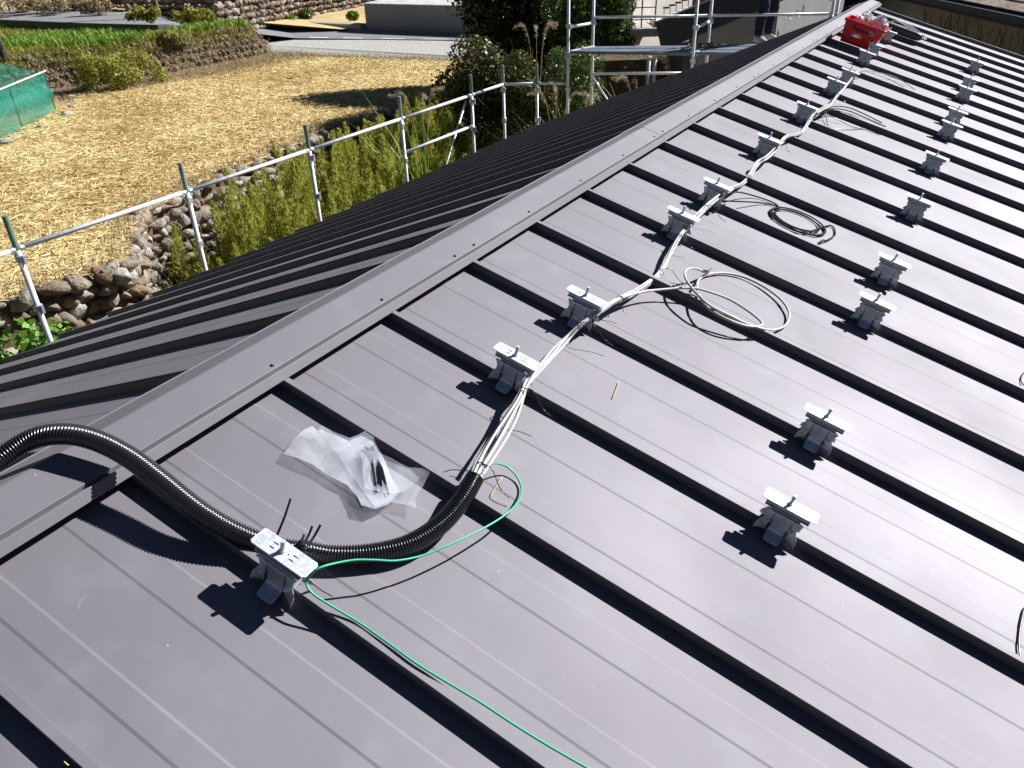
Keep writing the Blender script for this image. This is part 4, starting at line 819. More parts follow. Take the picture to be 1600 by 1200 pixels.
# ------------------------------------------------------------------ crumpled clear bag with black ties in it
def plasticmat(name, op, col=(.85, .9, 1.0)):
    m = bpy.data.materials.new(name); m.use_nodes = True; t = m.node_tree; p = t.nodes['Principled BSDF']; N = t.nodes.new; L = t.links.new
    p.inputs['Base Color'].default_value = (*col, 1); p.inputs['Roughness'].default_value = .16; p.inputs['Specular IOR Level'].default_value = .8
    tl = N('ShaderNodeBsdfTranslucent'); tl.inputs[0].default_value = (*col, 1); tr = N('ShaderNodeBsdfTransparent'); m1 = N('ShaderNodeMixShader'); m1.inputs[0].default_value = .35; m2 = N('ShaderNodeMixShader')
    tc = N('ShaderNodeTexCoord'); n = N('ShaderNodeTexNoise'); n.inputs['Scale'].default_value = 9; n.inputs['Detail'].default_value = 5; L(tc.outputs['Object'], n.inputs['Vector'])
    r = N('ShaderNodeMapRange'); r.inputs[1].default_value = .32; r.inputs[2].default_value = .68; r.inputs[3].default_value = op[0]; r.inputs[4].default_value = op[1]; L(n.outputs[0], r.inputs[0]); L(r.outputs[0], m2.inputs[0])
    b = N('ShaderNodeBump'); b.inputs['Strength'].default_value = .3; b.inputs['Distance'].default_value = .01; L(n.outputs[0], b.inputs['Height']); L(b.outputs[0], p.inputs['Normal'])
    L(p.outputs[0], m1.inputs[1]); L(tl.outputs[0], m1.inputs[2]); L(tr.outputs[0], m2.inputs[1]); L(m1.outputs[0], m2.inputs[2]); L(m2.outputs[0], t.nodes['Material Output'].inputs[0]); return m
M_BAG = plasticmat('clear plastic film', (.08, .34)); M_BAG2 = plasticmat('milky plastic film', (.24, .60))
from mathutils.geometry import delaunay_2d_cdt
def film(name, outline, hf, m, parent=None, dens=.007, inv=None, seed=1):
    q = [Vector(onR(u, v, 0)) for u, v in outline]; rr = random.Random(seed); pin = []
    xs = [p.x for p in q]; ys = [p.y for p in q]; arr = np.array([[rr.uniform(min(xs), max(xs)), rr.uniform(min(ys), max(ys))] for _ in range(int((max(xs)-min(xs))*(max(ys)-min(ys))/dens**2))])
    ins = arr[inpoly(arr, [tuple(p) for p in q])]; bd = []
    for a, b in zip(q, q[1:]+q[:1]):
        k = max(1, int((b-a).length/dens)); bd += [a.lerp(b, i/k) for i in range(k)]
    nb = len(bd); allp = bd+[Vector(p) for p in ins]
    V, E_, F, *_ = delaunay_2d_cdt(allp, [], [list(range(nb))], 1, 1e-6)
    vs = []
    for p in V: vs.append(WR(p.x, p.y, hf(p.x, p.y)))
    mb = MB().add(vs, F); o = mb.build(name, m, parent, smooth=False)
    if inv: o.matrix_parent_inverse = inv
    return o
def crease(x, y, sc, amp, seed):
    s = 0
    for k, f in enumerate((1, 2.3)): s += (abs(noise.noise(Vector((x*sc*f+seed, y*sc*f, seed*.7))))*2-.5)*amp/(f**1.3)
    return s
bagL = [(443, 703), (460, 683), (480, 664), (488, 661), (497, 668), (503, 665), (520, 675), (546, 686), (577, 669), (583, 672), (585, 690), (591, 706), (608, 742), (626, 763), (606, 784), (586, 793), (565, 788), (560, 776), (544, 753), (520, 741), (490, 722)]
bagR = [(590, 706), (610, 714), (640, 728), (668, 730), (672, 737), (662, 757), (650, 776), (651, 791), (640, 786), (612, 781), (600, 768), (586, 740), (580, 720)]
bag = empty('plastic_bag', WR(.47, .33, -.03), 'open crumpled clear plastic bag holding black cable ties, left lying on the pan', 'plastic bag')
bi = Matrix.Translation(-bag.location)
hb = lambda a, b_, c_: (lambda x, y: -.014+a*.8+crease(x, y, 9, .006, b_)+c_*.75*math.exp(-((x-.56)**2+(y-.385)**2)/.0022))
film('bag_film', bagL, hb(.006, 3, .028), M_BAG2, bag, inv=bi, seed=2)
film('bag_film', bagR, hb(.010, 5, .012), M_BAG, bag, inv=bi, seed=5)
film('bag_film', bagL[4:16], hb(.018, 8, .024), M_BAG, bag, inv=bi, seed=3)
film('bag_film', [(560, 700), (580, 690), (602, 724), (640, 735), (655, 750), (630, 772), (600, 775), (570, 765)], hb(.026, 11, .012), M_BAG, bag, inv=bi, seed=9)
tp = empty('cable_tie_pack', WR(.55, .34, -.02), 'pack of black cable ties showing dark through the crumpled clear bag', 'cable ties'); ti = Matrix.Translation(-tp.location)
for k in range(22):
    hk_ = -.001+.0006*k; a = WR(*onR(574+random.uniform(-9, 9), 694+random.uniform(-4, 6), hk_), hk_-.012); b_ = WR(*onR(598+random.uniform(-16, 12), 764+random.uniform(-8, 6), hk_), hk_-.010); md_ = WR(*onR(588+random.uniform(-8, 8), 728, hk_), hk_+.004)
    mb = MB(); p = cr([a, md_, b_], 5)
    for x, y in zip(p[:-1], p[1:]): mb.bar(x, y, .005, .0014)
    o = mb.build('tie', M_BLK, tp); o.matrix_parent_inverse = ti
# ------------------------------------------------------------------ red basket, bags in it, dark roll
def basket():
    b = empty('shopping_basket', WR(.44, 7.44, 0), 'red plastic basket standing on the seams beside the ridge cap', 'basket', rot=(0, AR, .02))
    H, tx, ty, bx, by = .18, .172, .122, .145, .10; t_ = .003
    def P_(x, y, z): k = z/H; return (x*(bx+(tx-bx)*k), y*(by+(ty-by)*k), z)
    mb = MB()
    def lat(side):
        n = 26 if side in (0, 2) else 18; zs = [0, .022, .052, .058, .088, .094, .124, .130, .152, H]
        for i in range(n):
            a0, a1 = -1+2*i/n, -1+2*(i+1)/n; w_ = (a1-a0)
            for j in range(len(zs)-1):
                z0, z1 = zs[j], zs[j+1]; slot = zs[j] in (.022, .058, .094)
                hi = a1-w_*.27 if slot and 1 < i < n-2 else a1
                q = {0: lambda a, z: P_(a, -1, z), 1: lambda a, z: P_(1, a, z), 2: lambda a, z: P_(-a, 1, z), 3: lambda a, z: P_(-1, -a, z)}[side]
                mb.add([q(a0, z0), q(hi, z0), q(hi, z1), q(a0, z1)], [(0, 1, 2, 3)])
    for s_ in range(4): lat(s_)
    mb.add([P_(-1, -1, 0), P_(1, -1, 0), P_(1, 1, 0), P_(-1, 1, 0)], [(0, 1, 2, 3)])
    o = mb.build('basket_body', M_RED, b); md = o.modifiers.new('thickness', 'SOLIDIFY'); md.thickness = t_; md.offset = 0
    mb = MB(); c = [(-tx-.006, -ty-.006, H), (tx+.006, -ty-.006, H), (tx+.006, ty+.006, H), (-tx-.006, ty+.006, H)]
    for k in range(4): mb.bar(c[k], c[(k+1) % 4], .014, .02)
    mb.build('rim', M_RED, b, bevel=.003)
    for sg in (-1, 1):
        mb = MB().tube(cr([(-.10, sg*(ty+.008), H), (-.08, sg*(ty+.012), H-.05), (0, sg*(ty+.012), H-.055), (.08, sg*(ty+.012), H-.05), (.10, sg*(ty+.008), H)], 5), .005, 8); mb.build('handle', M_RED, b, smooth=True)
    mb = MB().box(.055, .10, -ty-.004, -ty+.004, .118, .150); mb.build('sticker', mat('pale sticker', (.6, .55, .55), .5), b)
    return b
basket()
def bagball(name, c, r, label, seed):
    bm = bmesh.new(); bmesh.ops.create_icosphere(bm, subdivisions=4, radius=1)
    for v in bm.verts:
        d = v.co.normalized(); k = 1
        for f in (1.3, 2.7, 5.5): k += (abs(noise.noise(d*f+Vector((seed, 0, 0))))*2-.5)*.42/f**.6
        v.co = Vector((d.x*r[0]*k, d.y*r[1]*k, d.z*r[2]*k))
    me = bpy.data.meshes.new(name); bm.to_mesh(me); bm.free(); me.materials.append(mat('white plastic bag', (.80, .81, .84), .65, 0, .3)); o = link(bpy.data.objects.new(name, me)); o.location = c; return tag(o, label, 'plastic bag', 'plastic bags in the basket')
bagball('plastic_bag', WR(.41, 7.46, .19), (.085, .075, .06), 'crumpled white plastic bag in the left half of the red basket', 2)
bagball('plastic_bag', WR(.53, 7.47, .19), (.07, .065, .08), 'peaked white plastic bag in the right half of the red basket', 5)
ro = empty('dark_roll', WR(.62, 8.68, 0), 'dark olive roll of sheathed cable lying across the pans behind the red basket', 'roll'); ri = Matrix.Translation(-ro.location)
p = [WR(s_, 8.66+.02*math.sin(s_*6), .042) for s_ in np.linspace(.44, .86, 16)]
o = MB().tube(p, [.028, .036]+[.039]*12+[.034, .02], 18).build('roll_body', mat('olive sleeve', (.05, .06, .05), .4, 0, .5, 20, .2), ro, smooth=True); o.matrix_parent_inverse = ri
for k in range(4):
    q = cr([WR(.50, 8.70+k*.03, .07), WR(.56+.02*k, 8.78+k*.03, .09), WR(.74+.02*k, 8.80+k*.02, .055), WR(.88-.01*k, 8.72+k*.01, .05), WR(.90-.02*k, 8.66, .03)], 6)
    o = MB().tube(q, .0045, 7).build('cable', M_WHT if k % 2 else M_BLKR, ro, smooth=True); o.matrix_parent_inverse = ri
# ------------------------------------------------------------------ scaffolds
PR = .0243
def coupler(mb, c, r=.040): mb.tube([c-Vector((0, 0, .035)), c-Vector((0, 0, .025)), c+Vector((0, 0, .025)), c+Vector((0, 0, .035))], [PR+.003, r, r, PR+.003], 12)
def coupler_wedge(mb, c, d): mb.box(-.012, .012, -.012, .012, -.05, .03, Matrix.Translation(c+d*.045))
GX = -5.28; GY = [.80, 2.586, 4.38, 6.18, 7.98, 9.74, 10.68]
gr = empty('guardrail', (GX, 5, PAD), 'galvanised tube guardrail of the scaffold running along the far eave', 'guardrail'); gi = Matrix.Translation(-gr.location)
def pt(o): o.matrix_parent_inverse = gi; return o
ZR = -1.364; ZT = -1.075; ZB = -2.0
seq = [(GX, y) for y in GY]+[(-4.80, 10.93), (-4.36, 11.12)]
for i, (x, y) in enumerate(seq):
    if i == len(seq)-1: continue
    mb = MB().tube([(x, y, PAD), (x, y, ZT)], PR, 14); ps = pt(mb.build('post', M_PIPE, gr, smooth=True))
    mb = MB().tube([(x, y, ZT-.30), (x, y, ZT+.002)], PR*.98+.0008, 14); mb.build('painted_end', M_GREENP if i % 2 else mat('teal paint', (.20, .27, .25), .6, .3, .4, 20, .3), ps)
    for z in (ZR-.085, ZR-.55 if i != 5 else ZR-.50):
        mb = MB(); coupler(mb, Vector((x, y, z))); d = Vector((1, .2, 0)) if i % 2 else Vector((.8, -.6, 0)); coupler_wedge(mb, Vector((x, y, z)), d.normalized()); mb.build('coupler', M_GALVD, ps, bevel=.002)
for a, b_ in zip(seq[:-1], seq[1:]):
    A_ = Vector((*a, ZR)); B_ = Vector((*b_, ZR)); off = Vector((-.0, 0, 0)); d = (B_-A_).normalized()
    mb = MB().tube([A_+d*.025, B_-d*.025], .0215, 12); pt(mb.build('rail', M_PIPE, gr, smooth=True))
    pt(MB().tube([A_+d*.022, A_+d*.055], .0262, 12).build('rail_end', M_GALVD, gr)); pt(MB().tube([B_-d*.055, B_-d*.022], .0262, 12).build('rail_end', M_GALVD, gr))
for k in (4,):   # lower rail between the fourth and fifth post
    A_ = Vector((GX, GY[3]+.03, ZR-.47)); B_ = Vector((GX, GY[4]+1.72 if False else GY[5], ZR-.47)); 
A_ = Vector((GX, GY[4], ZR-.455)); B_ = Vector((GX, GY[5], ZR-.455)); pt(MB().tube([A_, B_], .0215, 12).build('rail', M_PIPE, gr, smooth=True))
# diagonal brace
def onXp(u, v, x): d = ray(u, v); return CAM+d*((x-CAM.x)/d.x)
a = onXp(728, 158, GX-.15); b_ = onXp(697, 258, GX-.15); d = b_-a; pt(MB().tube([a, b_+d*1.5], .017, 12).build('brace', M_GALVD, gr, smooth=True))
# taller scaffold with deck beyond the far gable
DK = -.88
sc_ = empty('scaffold', (-3.3, 11.7, PAD), 'galvanised frame scaffold with steel deck boards standing beyond the far gable', 'scaffold'); si = Matrix.Translation(-sc_.location)
def st_(o): o.matrix_parent_inverse = si; return o
e1 = Vector((.945, .327, 0)); e2 = Vector((-.10, .99, 0))
F0 = Vector((-4.33, 11.1, 0)); Bk0 = onZ(926, 72, DK); Bk0.z = 0
F1 = onZ(1083, 83, DK); F1.z = 0; B1 = onZ(1106, 70, DK); B1.z = 0
F2 = F1+(F1-F0)*1.0; B2 = B1+(B1-Bk0)*1.0
for i, q in enumerate((F0, Bk0, F1, B1, F2, B2)):
    mb = MB().tube([Vector((q.x, q.y, PAD)), Vector((q.x, q.y, 1.3))], PR, 14); ps = st_(mb.build('standard', M_PIPE, sc_, smooth=True))
    for z in (DK-.10, DK-.57, DK+.36): mb = MB(); coupler(mb, Vector((q.x, q.y, z))); coupler_wedge(mb, Vector((q.x, q.y, z)), Vector((.9, -.3, 0))); mb.build('coupler', M_GALVD, ps, bevel=.002)
def rail2(a, b_, z, nm='ledger', r=.0215): st_(MB().tube([Vector((a.x, a.y, z)), Vector((b_.x, b_.y, z))], r, 12).build(nm, M_PIPE, sc_, smooth=True))
rail2(Bk0, B1, DK+.42); rail2(B1, B2, DK+.42); rail2(Bk0, B1, DK-.42); rail2(B1, B2, DK-.42); rail2(Bk0, B1, DK+.88); rail2(B1, B2, DK+.88)
for a, b_ in ((F0, Bk0), (F1, B1), (F2, B2)): rail2(a, b_, DK-.055, 'transom'); rail2(a, b_, DK+.34, 'transom')
q0 = Bk0.copy(); q0.z = DK-.46; q1 = q0+e1*.9; q1.z = DK-1.7; st_(MB().tube([q0, q1], .017, 10).build('brace', M_PIPE, sc_, smooth=True))
def deck(a0, a1, b0, b1, z):
    m_ = MB(); i_ = .05; up_ = Vector((0, 0, z)); A0 = a0.lerp(b0, i_)+up_; A1 = a1.lerp(b1, i_)+up_; B0_ = a0.lerp(b0, 1-i_)+up_; B1_ = a1.lerp(b1, 1-i_)+up_; dn = Vector((0, 0, -.045))
    m_.hexa([A0+dn, A1+dn, B1_+dn, B0_+dn, A0, A1, B1_, B0_]); d = st_(m_.build('deck_board', M_PLANK, sc_, bevel=.004))
    mb = MB()
    for k in (0.02, .98):
        p0 = A0.lerp(A1, k); p1 = B0_.lerp(B1_, k); mb.bar(p0+Vector((0, 0, .004)), p1+Vector((0, 0, .004)), .05, .012)
    mb.build('board_end', M_PIPE, d, bevel=.002)
deck(F0, F1, Bk0, B1, DK); deck(F1, F2, B1, B2, DK+.012)
# dead leaves and twigs caught on the deck
cq = onZ(1100, 72, DK+.03); o = leaves('dead_leaves', [tuple(cq), tuple(cq+e1*.14), tuple(cq-e1*.14)], [[.13, .09, .05]]*3, 260, .03, M_STRAWB, seed=5); tag(o, 'heap of dead leaves and twigs on the scaffold deck by the middle standard', 'dead leaves')
# ------------------------------------------------------------------ neighbouring buildings
M_GREYW = mat('grey plaster wall', (.20, .195, .20), .9, 0, .25, 2, .08)
M_CREAM = mat('cream wall', (.72, .68, .62), .85, 0, .3, 3, .05)
M_TILE = mat('brown slate roofing', (.060, .052, .048), 1.0, 0, .0, 8, .15, .3, 30)
def quadslab(mb, pts, th):   # 4 coplanar points -> slab with thickness th along normal
    p = [Vector(q) for q in pts]; n_ = (p[1]-p[0]).cross(p[3]-p[0]).normalized()*th; mb.hexa([q-n_ for q in p]+p)
# house with grey wall: wall plane behind the scaffold
nb = empty('neighbour_house', (-3, 17, PAD), 'neighbouring house with grey plaster wall and low brown slate roof behind the scaffold', 'house'); ni = Matrix.Translation(-nb.location)
def nbp(o): o.matrix_parent_inverse = ni; return o
wz = -1.15
wl = [dep(1040, 130, 17.5), dep(1300, 60, 16.5)]; 
W0 = onZ(1040, 112, -2.0); 
# low slate roof seen in front of and right of the grey gable wall
q = [onZ(1143, 69, -1.4), onZ(1350, 2, -1.4), onZ(1322, -9, -.95), onZ(1207, 40, -.95)]
mb2 = MB(); quadslab(mb2, q, .08); ro2 = nbp(mb2.build('lean_to_roof', M_TILE, nb, bevel=.01))
for u, v in ((1204, 42), (1219, 37), (1232, 30), (1231, 36), (1245, 26), (1254, 20), (1216, 43)):
    c_ = dep(u, v, 1); dr_ = (c_-CAM); nn3 = (q[1]-q[0]).cross(q[3]-q[0]); pz = CAM+dr_*((q[0]-CAM).dot(nn3)/dr_.dot(nn3))
    sg_ = MB().box(-.05, .05, -.04, .04, 0, .012, Matrix.Translation(pz)); sg_.tube([pz, pz+Vector((0, 0, .13))], .02, 6); og = sg_.build('snow_guard', mat('white snow guard', (.7, .7, .68), .5), ro2); og.matrix_parent_inverse = ro2.matrix_world.inverted() if False else Matrix.Translation(-nb.location)@Matrix.Identity(4)
    og.matrix_parent_inverse = Matrix.Identity(4)
dG = (q[3]-CAM).dot(Fv)
def quadwall(mb, A, B, z0, z1, th):
    A = Vector((A.x, A.y, 0)); B = Vector((B.x, B.y, 0)); d_ = (B-A).normalized(); nb_ = Vector((-d_.y, d_.x, 0))*th
    mb.hexa([A+Vector((0, 0, z0)), B+Vector((0, 0, z0)), B+nb_+Vector((0, 0, z0)), A+nb_+Vector((0, 0, z0)), A+Vector((0, 0, z1)), B+Vector((0, 0, z1)), B+nb_+Vector((0, 0, z1)), A+nb_+Vector((0, 0, z1))])
gl = dep(1092, 60, dG); gr_ = q[3]+Vector((.05, .05, 0))
mb = MB(); quadwall(mb, gl, gr_, PAD, -.35, .6); nbp(mb.build('wall', M_GREYW, nb))
mb = MB(); quadwall(mb, gr_+Vector((.01, .01, 0)), q[2]+Vector((-.03, .1, 0)), PAD, -.2, .5); nbp(mb.build('wall', M_GREYW, nb))
mb = MB(); quadwall(mb, q[0]+Vector((.0, .35, 0)), q[1]+Vector((-.3, 0, 0)), PAD, -1.52, .2); nbp(mb.build('wall', M_GREYW, nb))
mb = MB(); a_ = dep(1030, 56, dG-.5); b2_ = dep(1330, -68, dG-.5); mb.bar(a_, b2_, .12, .5, Vector((0, 0, 1))); c2_ = b2_+(b2_-a_)*.8; nbp(mb.build('gable_eave', mat('dark soffit', (.02, .022, .028), .8), nb, bevel=.01))  # near-black colour stands in for shade on the eave underside
# pale building with a balcony and outside stair
bb_ = dep(1005, 50, 19.0); pb = empty('pale_building', (bb_.x, bb_.y+1, PAD), 'pale cream building with a small railed balcony and outside stair, behind the trees', 'building'); pi2 = Matrix.Translation(-pb.location)
def pbp(o): o.matrix_parent_inverse = pi2; return o
hr = Vector((math.cos(YAW), math.sin(YAW), 0)); hf = Vector((-math.sin(YAW), math.cos(YAW), 0))
def hb_(mb, u0, u1, v0, v1, d, th):   # box facing the camera direction, real size at its distance
    a = dep((u0+u1)/2, v1, d); wd = (u1-u0)/FPX*d; zt = dep((u0+u1)/2, v0, d).z; zb = a.z
    p = [a-hr*wd/2, a+hr*wd/2, a+hr*wd/2+hf*th, a-hr*wd/2+hf*th]; mb.hexa([Vector((q.x, q.y, zb)) for q in p]+[Vector((q.x, q.y, zt)) for q in p])
mb = MB(); a_ = dep(986, 60, 19.9); ev = Vector((.22, .975, 0)).normalized(); quadwall(mb, a_, a_+ev*7, PAD, dep(1005, -30, 19.9).z, 1.5); pbp(mb.build('wall', M_CREAM, pb))
mb = MB(); hb_(mb, 984, 1026, 44, 58, 19.0, 1.6); pbp(mb.build('balcony_slab', mat('beige slab', (.36, .34, .30), .8), pb, bevel=.01))
mb = MB(); hb_(mb, 1026.5, 1044, 34, 57, 19.2, 1.2); pbp(mb.build('stair_landing', mat('white stair side', (.78, .76, .72), .8), pb, bevel=.01))
mb = MB()
for u in (987, 1002, 1023): hb_(mb, u-.9, u+.9, -60, 44, 19.02, .03)
for v in (11, 30): hb_(mb, 986, 1024, v, v+1.6, 19.06, .03)
pbp(mb.build('railing', mat('brown railing', (.10, .06, .045), .5), pb))
mb = MB(); hb_(mb, 1000, 1009, -60, 44, 20.8, .2); pbp(mb.build('downpipe', mat('grey downpipe', (.5, .5, .52), .5), pb))
# stair flight climbing to the right with balusters
mb = MB()
for k in range(12):
    u = 1034+k*9.5; v = 38-k*4.0; hb_(mb, u, u+10, v-1, v+6-k*.1, 18.9, .9)
pbp(mb.build('stair_flight', MATS['white stair side'], pb))
mb = MB()
for k in range(12):
    u = 1036+k*9.5; v = 37-k*4.0; hb_(mb, u, u+.9, v-26, v, 18.88, .02)
for k in range(12):
    u = 1036+k*9.5; v = 12-k*4.0; hb_(mb, u, u+9.8, v-1.5-k*0, v+1.5, 18.84, .02)
pbp(mb.build('stair_railing', mat('maroon railing', (.22, .05, .06), .5), pb))
# brown timber shed under the deck and its fittings
sd = dep(975, 120, 18.5); shed = empty('timber_shed', (sd.x, sd.y, PAD), 'dark brown timber shed with a beige box on it, below the pale balcony', 'shed'); shi = Matrix.Translation(-shed.location)
def shp_(o): o.matrix_parent_inverse = shi; return o
mb = MB(); hb_(mb, 930, 1045, 66, 400, 19.3, 1.9); shp_(mb.build('wall', mat('brown timber', (.05, .035, .022), .85, 0, .3, 6, .4, .3, 20, col2=(.12, .09, .05)), shed))
mb = MB(); 
for u in (985, 1028): hb_(mb, u, u+7, 58.5, 240, 19.1, .14)
shp_(mb.build('post', mat('weathered post', (.22, .17, .10), .8), shed, bevel=.004))
mb = MB(); hb_(mb, 940, 957, 86, 103, 19.0, .12); shp_(mb.build('meter_box', mat('beige box', (.40, .37, .30), .6), shed, bevel=.006))
# annex wall with shade put into its dark blue colour, right of the shed
mb = MB(); hb_(mb, 1041, 1095, 42, 420, 17.4, 2.2); o = mb.build('shade_toned_annex', mat('shade toned blue grey', (.05, .055, .065), .7, 0, .3, 5, .2)); tag(o, 'annex wall coloured dark blue grey for the shade under the neighbour eave', 'annex')
for k, (u, v0, d, lab) in enumerate(((1014, 93, 15.4, 'left and shorter of the two grey vent pipes below the deck'), (1024, 87, 15.6, 'right and taller of the two grey vent pipes below the deck'))):
    t_ = dep(u, v0, d); b0 = Vector((t_.x, t_.y, PAD)); v_ = empty('vent_pipe', tuple(b0), lab, 'pipe', 'two grey vent pipes'); hh = t_.z-PAD
    MB().tube([(0, 0, 0), (0, 0, hh)], .04, 14).build('pipe', mat('grey plastic pipe', (.42, .42, .44), .5), v_, smooth=True); MB().tube([(0, 0, hh-.02), (0, 0, hh), (0, 0, hh+.05), (0, 0, hh+.07)], [.04, .05, .045, .015], 14).build('cowl', MATS['grey plastic pipe'], v_, smooth=True)
# house on the right with vine marked wall, deep eave and tiled roof
rh = empty('right_house', (2.5, 20, PAD), 'house on the right with stained tan wall, dark eaves and brown tiled roof', 'house'); rhi = Matrix.Translation(-rh.location)
def rp_(o): o.matrix_parent_inverse = rhi; return o
zw = -1.0; ea = onZ(1425, 7, zw); eb = onZ(1600, 48, zw); d = (eb-ea).normalized(); ea = ea-d*.9; eb = eb+d*9; bk = Vector((-d.y, d.x, 0)); bk = bk if bk.x > 0 else -bk
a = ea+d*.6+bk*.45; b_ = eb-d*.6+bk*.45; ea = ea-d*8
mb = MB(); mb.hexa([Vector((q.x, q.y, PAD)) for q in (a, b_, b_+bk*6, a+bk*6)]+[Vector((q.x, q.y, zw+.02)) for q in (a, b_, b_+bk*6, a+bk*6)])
mb = MB(); a2 = a-d*8; mb.hexa([Vector((q.x, q.y, PAD)) for q in (a2, a-d*.02, a-d*.02+bk*6, a2+bk*6)]+[Vector((q.x, q.y, zw+.02)) for q in (a2, a-d*.02, a-d*.02+bk*6, a2+bk*6)]); rp_(mb.build('shade_wall', mat('shade brown wall', (.05, .045, .04), .9, 0, .2, 5, .2), rh))  # dark brown box stands in for the shade beyond the tan wall
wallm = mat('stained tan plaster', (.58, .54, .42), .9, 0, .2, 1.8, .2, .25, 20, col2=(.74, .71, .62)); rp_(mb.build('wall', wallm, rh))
mb = MB()
for k in range(150):    # dead vine stems on the wall
    t0 = random.uniform(.0, .42); x0 = a.lerp(b_, t0); p = [x0+Vector((0, 0, -1.2-zw*0+zw))-bk*.012]; z = zw-1.9+random.uniform(0, 1.2); pts_ = []; q = x0-bk*.012; q = Vector((q.x, q.y, z))
    for j in range(9): pts_.append(q.copy()); q += d*random.uniform(-.13, .15)+Vector((0, 0, random.uniform(.02, .16)))
    pts_ = [v for v in pts_ if v.z < zw-.02]
    if len(pts_) > 2: mb.tube(pts_, .007, 5)
v_ = mb.build('dead_vines', mat('dead vine', (.05, .042, .035), .9)); tag(v_, 'tangle of dead vine stems climbing the tan wall of the right house', 'vine')
up = lambda q, z: Vector((q.x, q.y, z))
FH = .24; s0 = ea; s1 = eb; m0 = ea+bk*3.6; m1 = eb+bk*3.6; n0_ = ea+bk*7.2; n1_ = eb+bk*7.2
mb = MB()
mb.hexa([up(s0, zw+.025), up(s1, zw+.025), up(m1, zw+.04), up(m0, zw+.04), up(s0, zw+FH), up(s1, zw+FH), up(m1, zw+1.5), up(m0, zw+1.5)])
mb.hexa([up(m0, zw+.04), up(m1, zw+.04), up(n1_, zw+.03), up(n0_, zw+.03), up(m0, zw+1.5), up(m1, zw+1.5), up(n1_, zw+FH), up(n0_, zw+FH)])
rp_(mb.build('roof', mat('dark soffit', (.02, .022, .028), .8), rh))
mb = MB(); g1 = s0-bk*.12; g2 = s1-bk*.12; mb.hexa([up(g1, zw+.10), up(g2, zw+.10), up(s1-bk*.003, zw+.10), up(s0-bk*.003, zw+.10), up(g1, zw+.22), up(g2, zw+.22), up(s1-bk*.003, zw+.22), up(s0-bk*.003, zw+.22)]); rp_(mb.build('gutter', mat('dark gutter', (.03, .032, .038), .6, 0, .3), rh, bevel=.01))
# tiles on the front pitch
mb = MB(); nr_, nc = 12, 60; Lr = (up(m0, zw+1.51)-up(s0, zw+FH+.01)); 
for r_ in range(nr_):
    for c_ in range(nc):
        p0 = up(s0, zw+FH+.01)+Lr*(r_/nr_)+(s1-s0)*(c_/nc+(.5/nc if r_ % 2 else 0)); u1 = (s1-s0)*(.985/nc); u2 = Lr*(1.08/nr_); nn2 = Vector((0, 0, .03)); quadslab(mb, [p0+nn2, p0+u1+nn2, p0+u1+u2+nn2*.3, p0+u2+nn2*.3], .015)
rp_(mb.build('roof_tiles', stonemat('brown flat tiles', [(.30, .24, .21), (.36, .29, .26), (.26, .21, .18), (.40, .33, .30)]), rh))
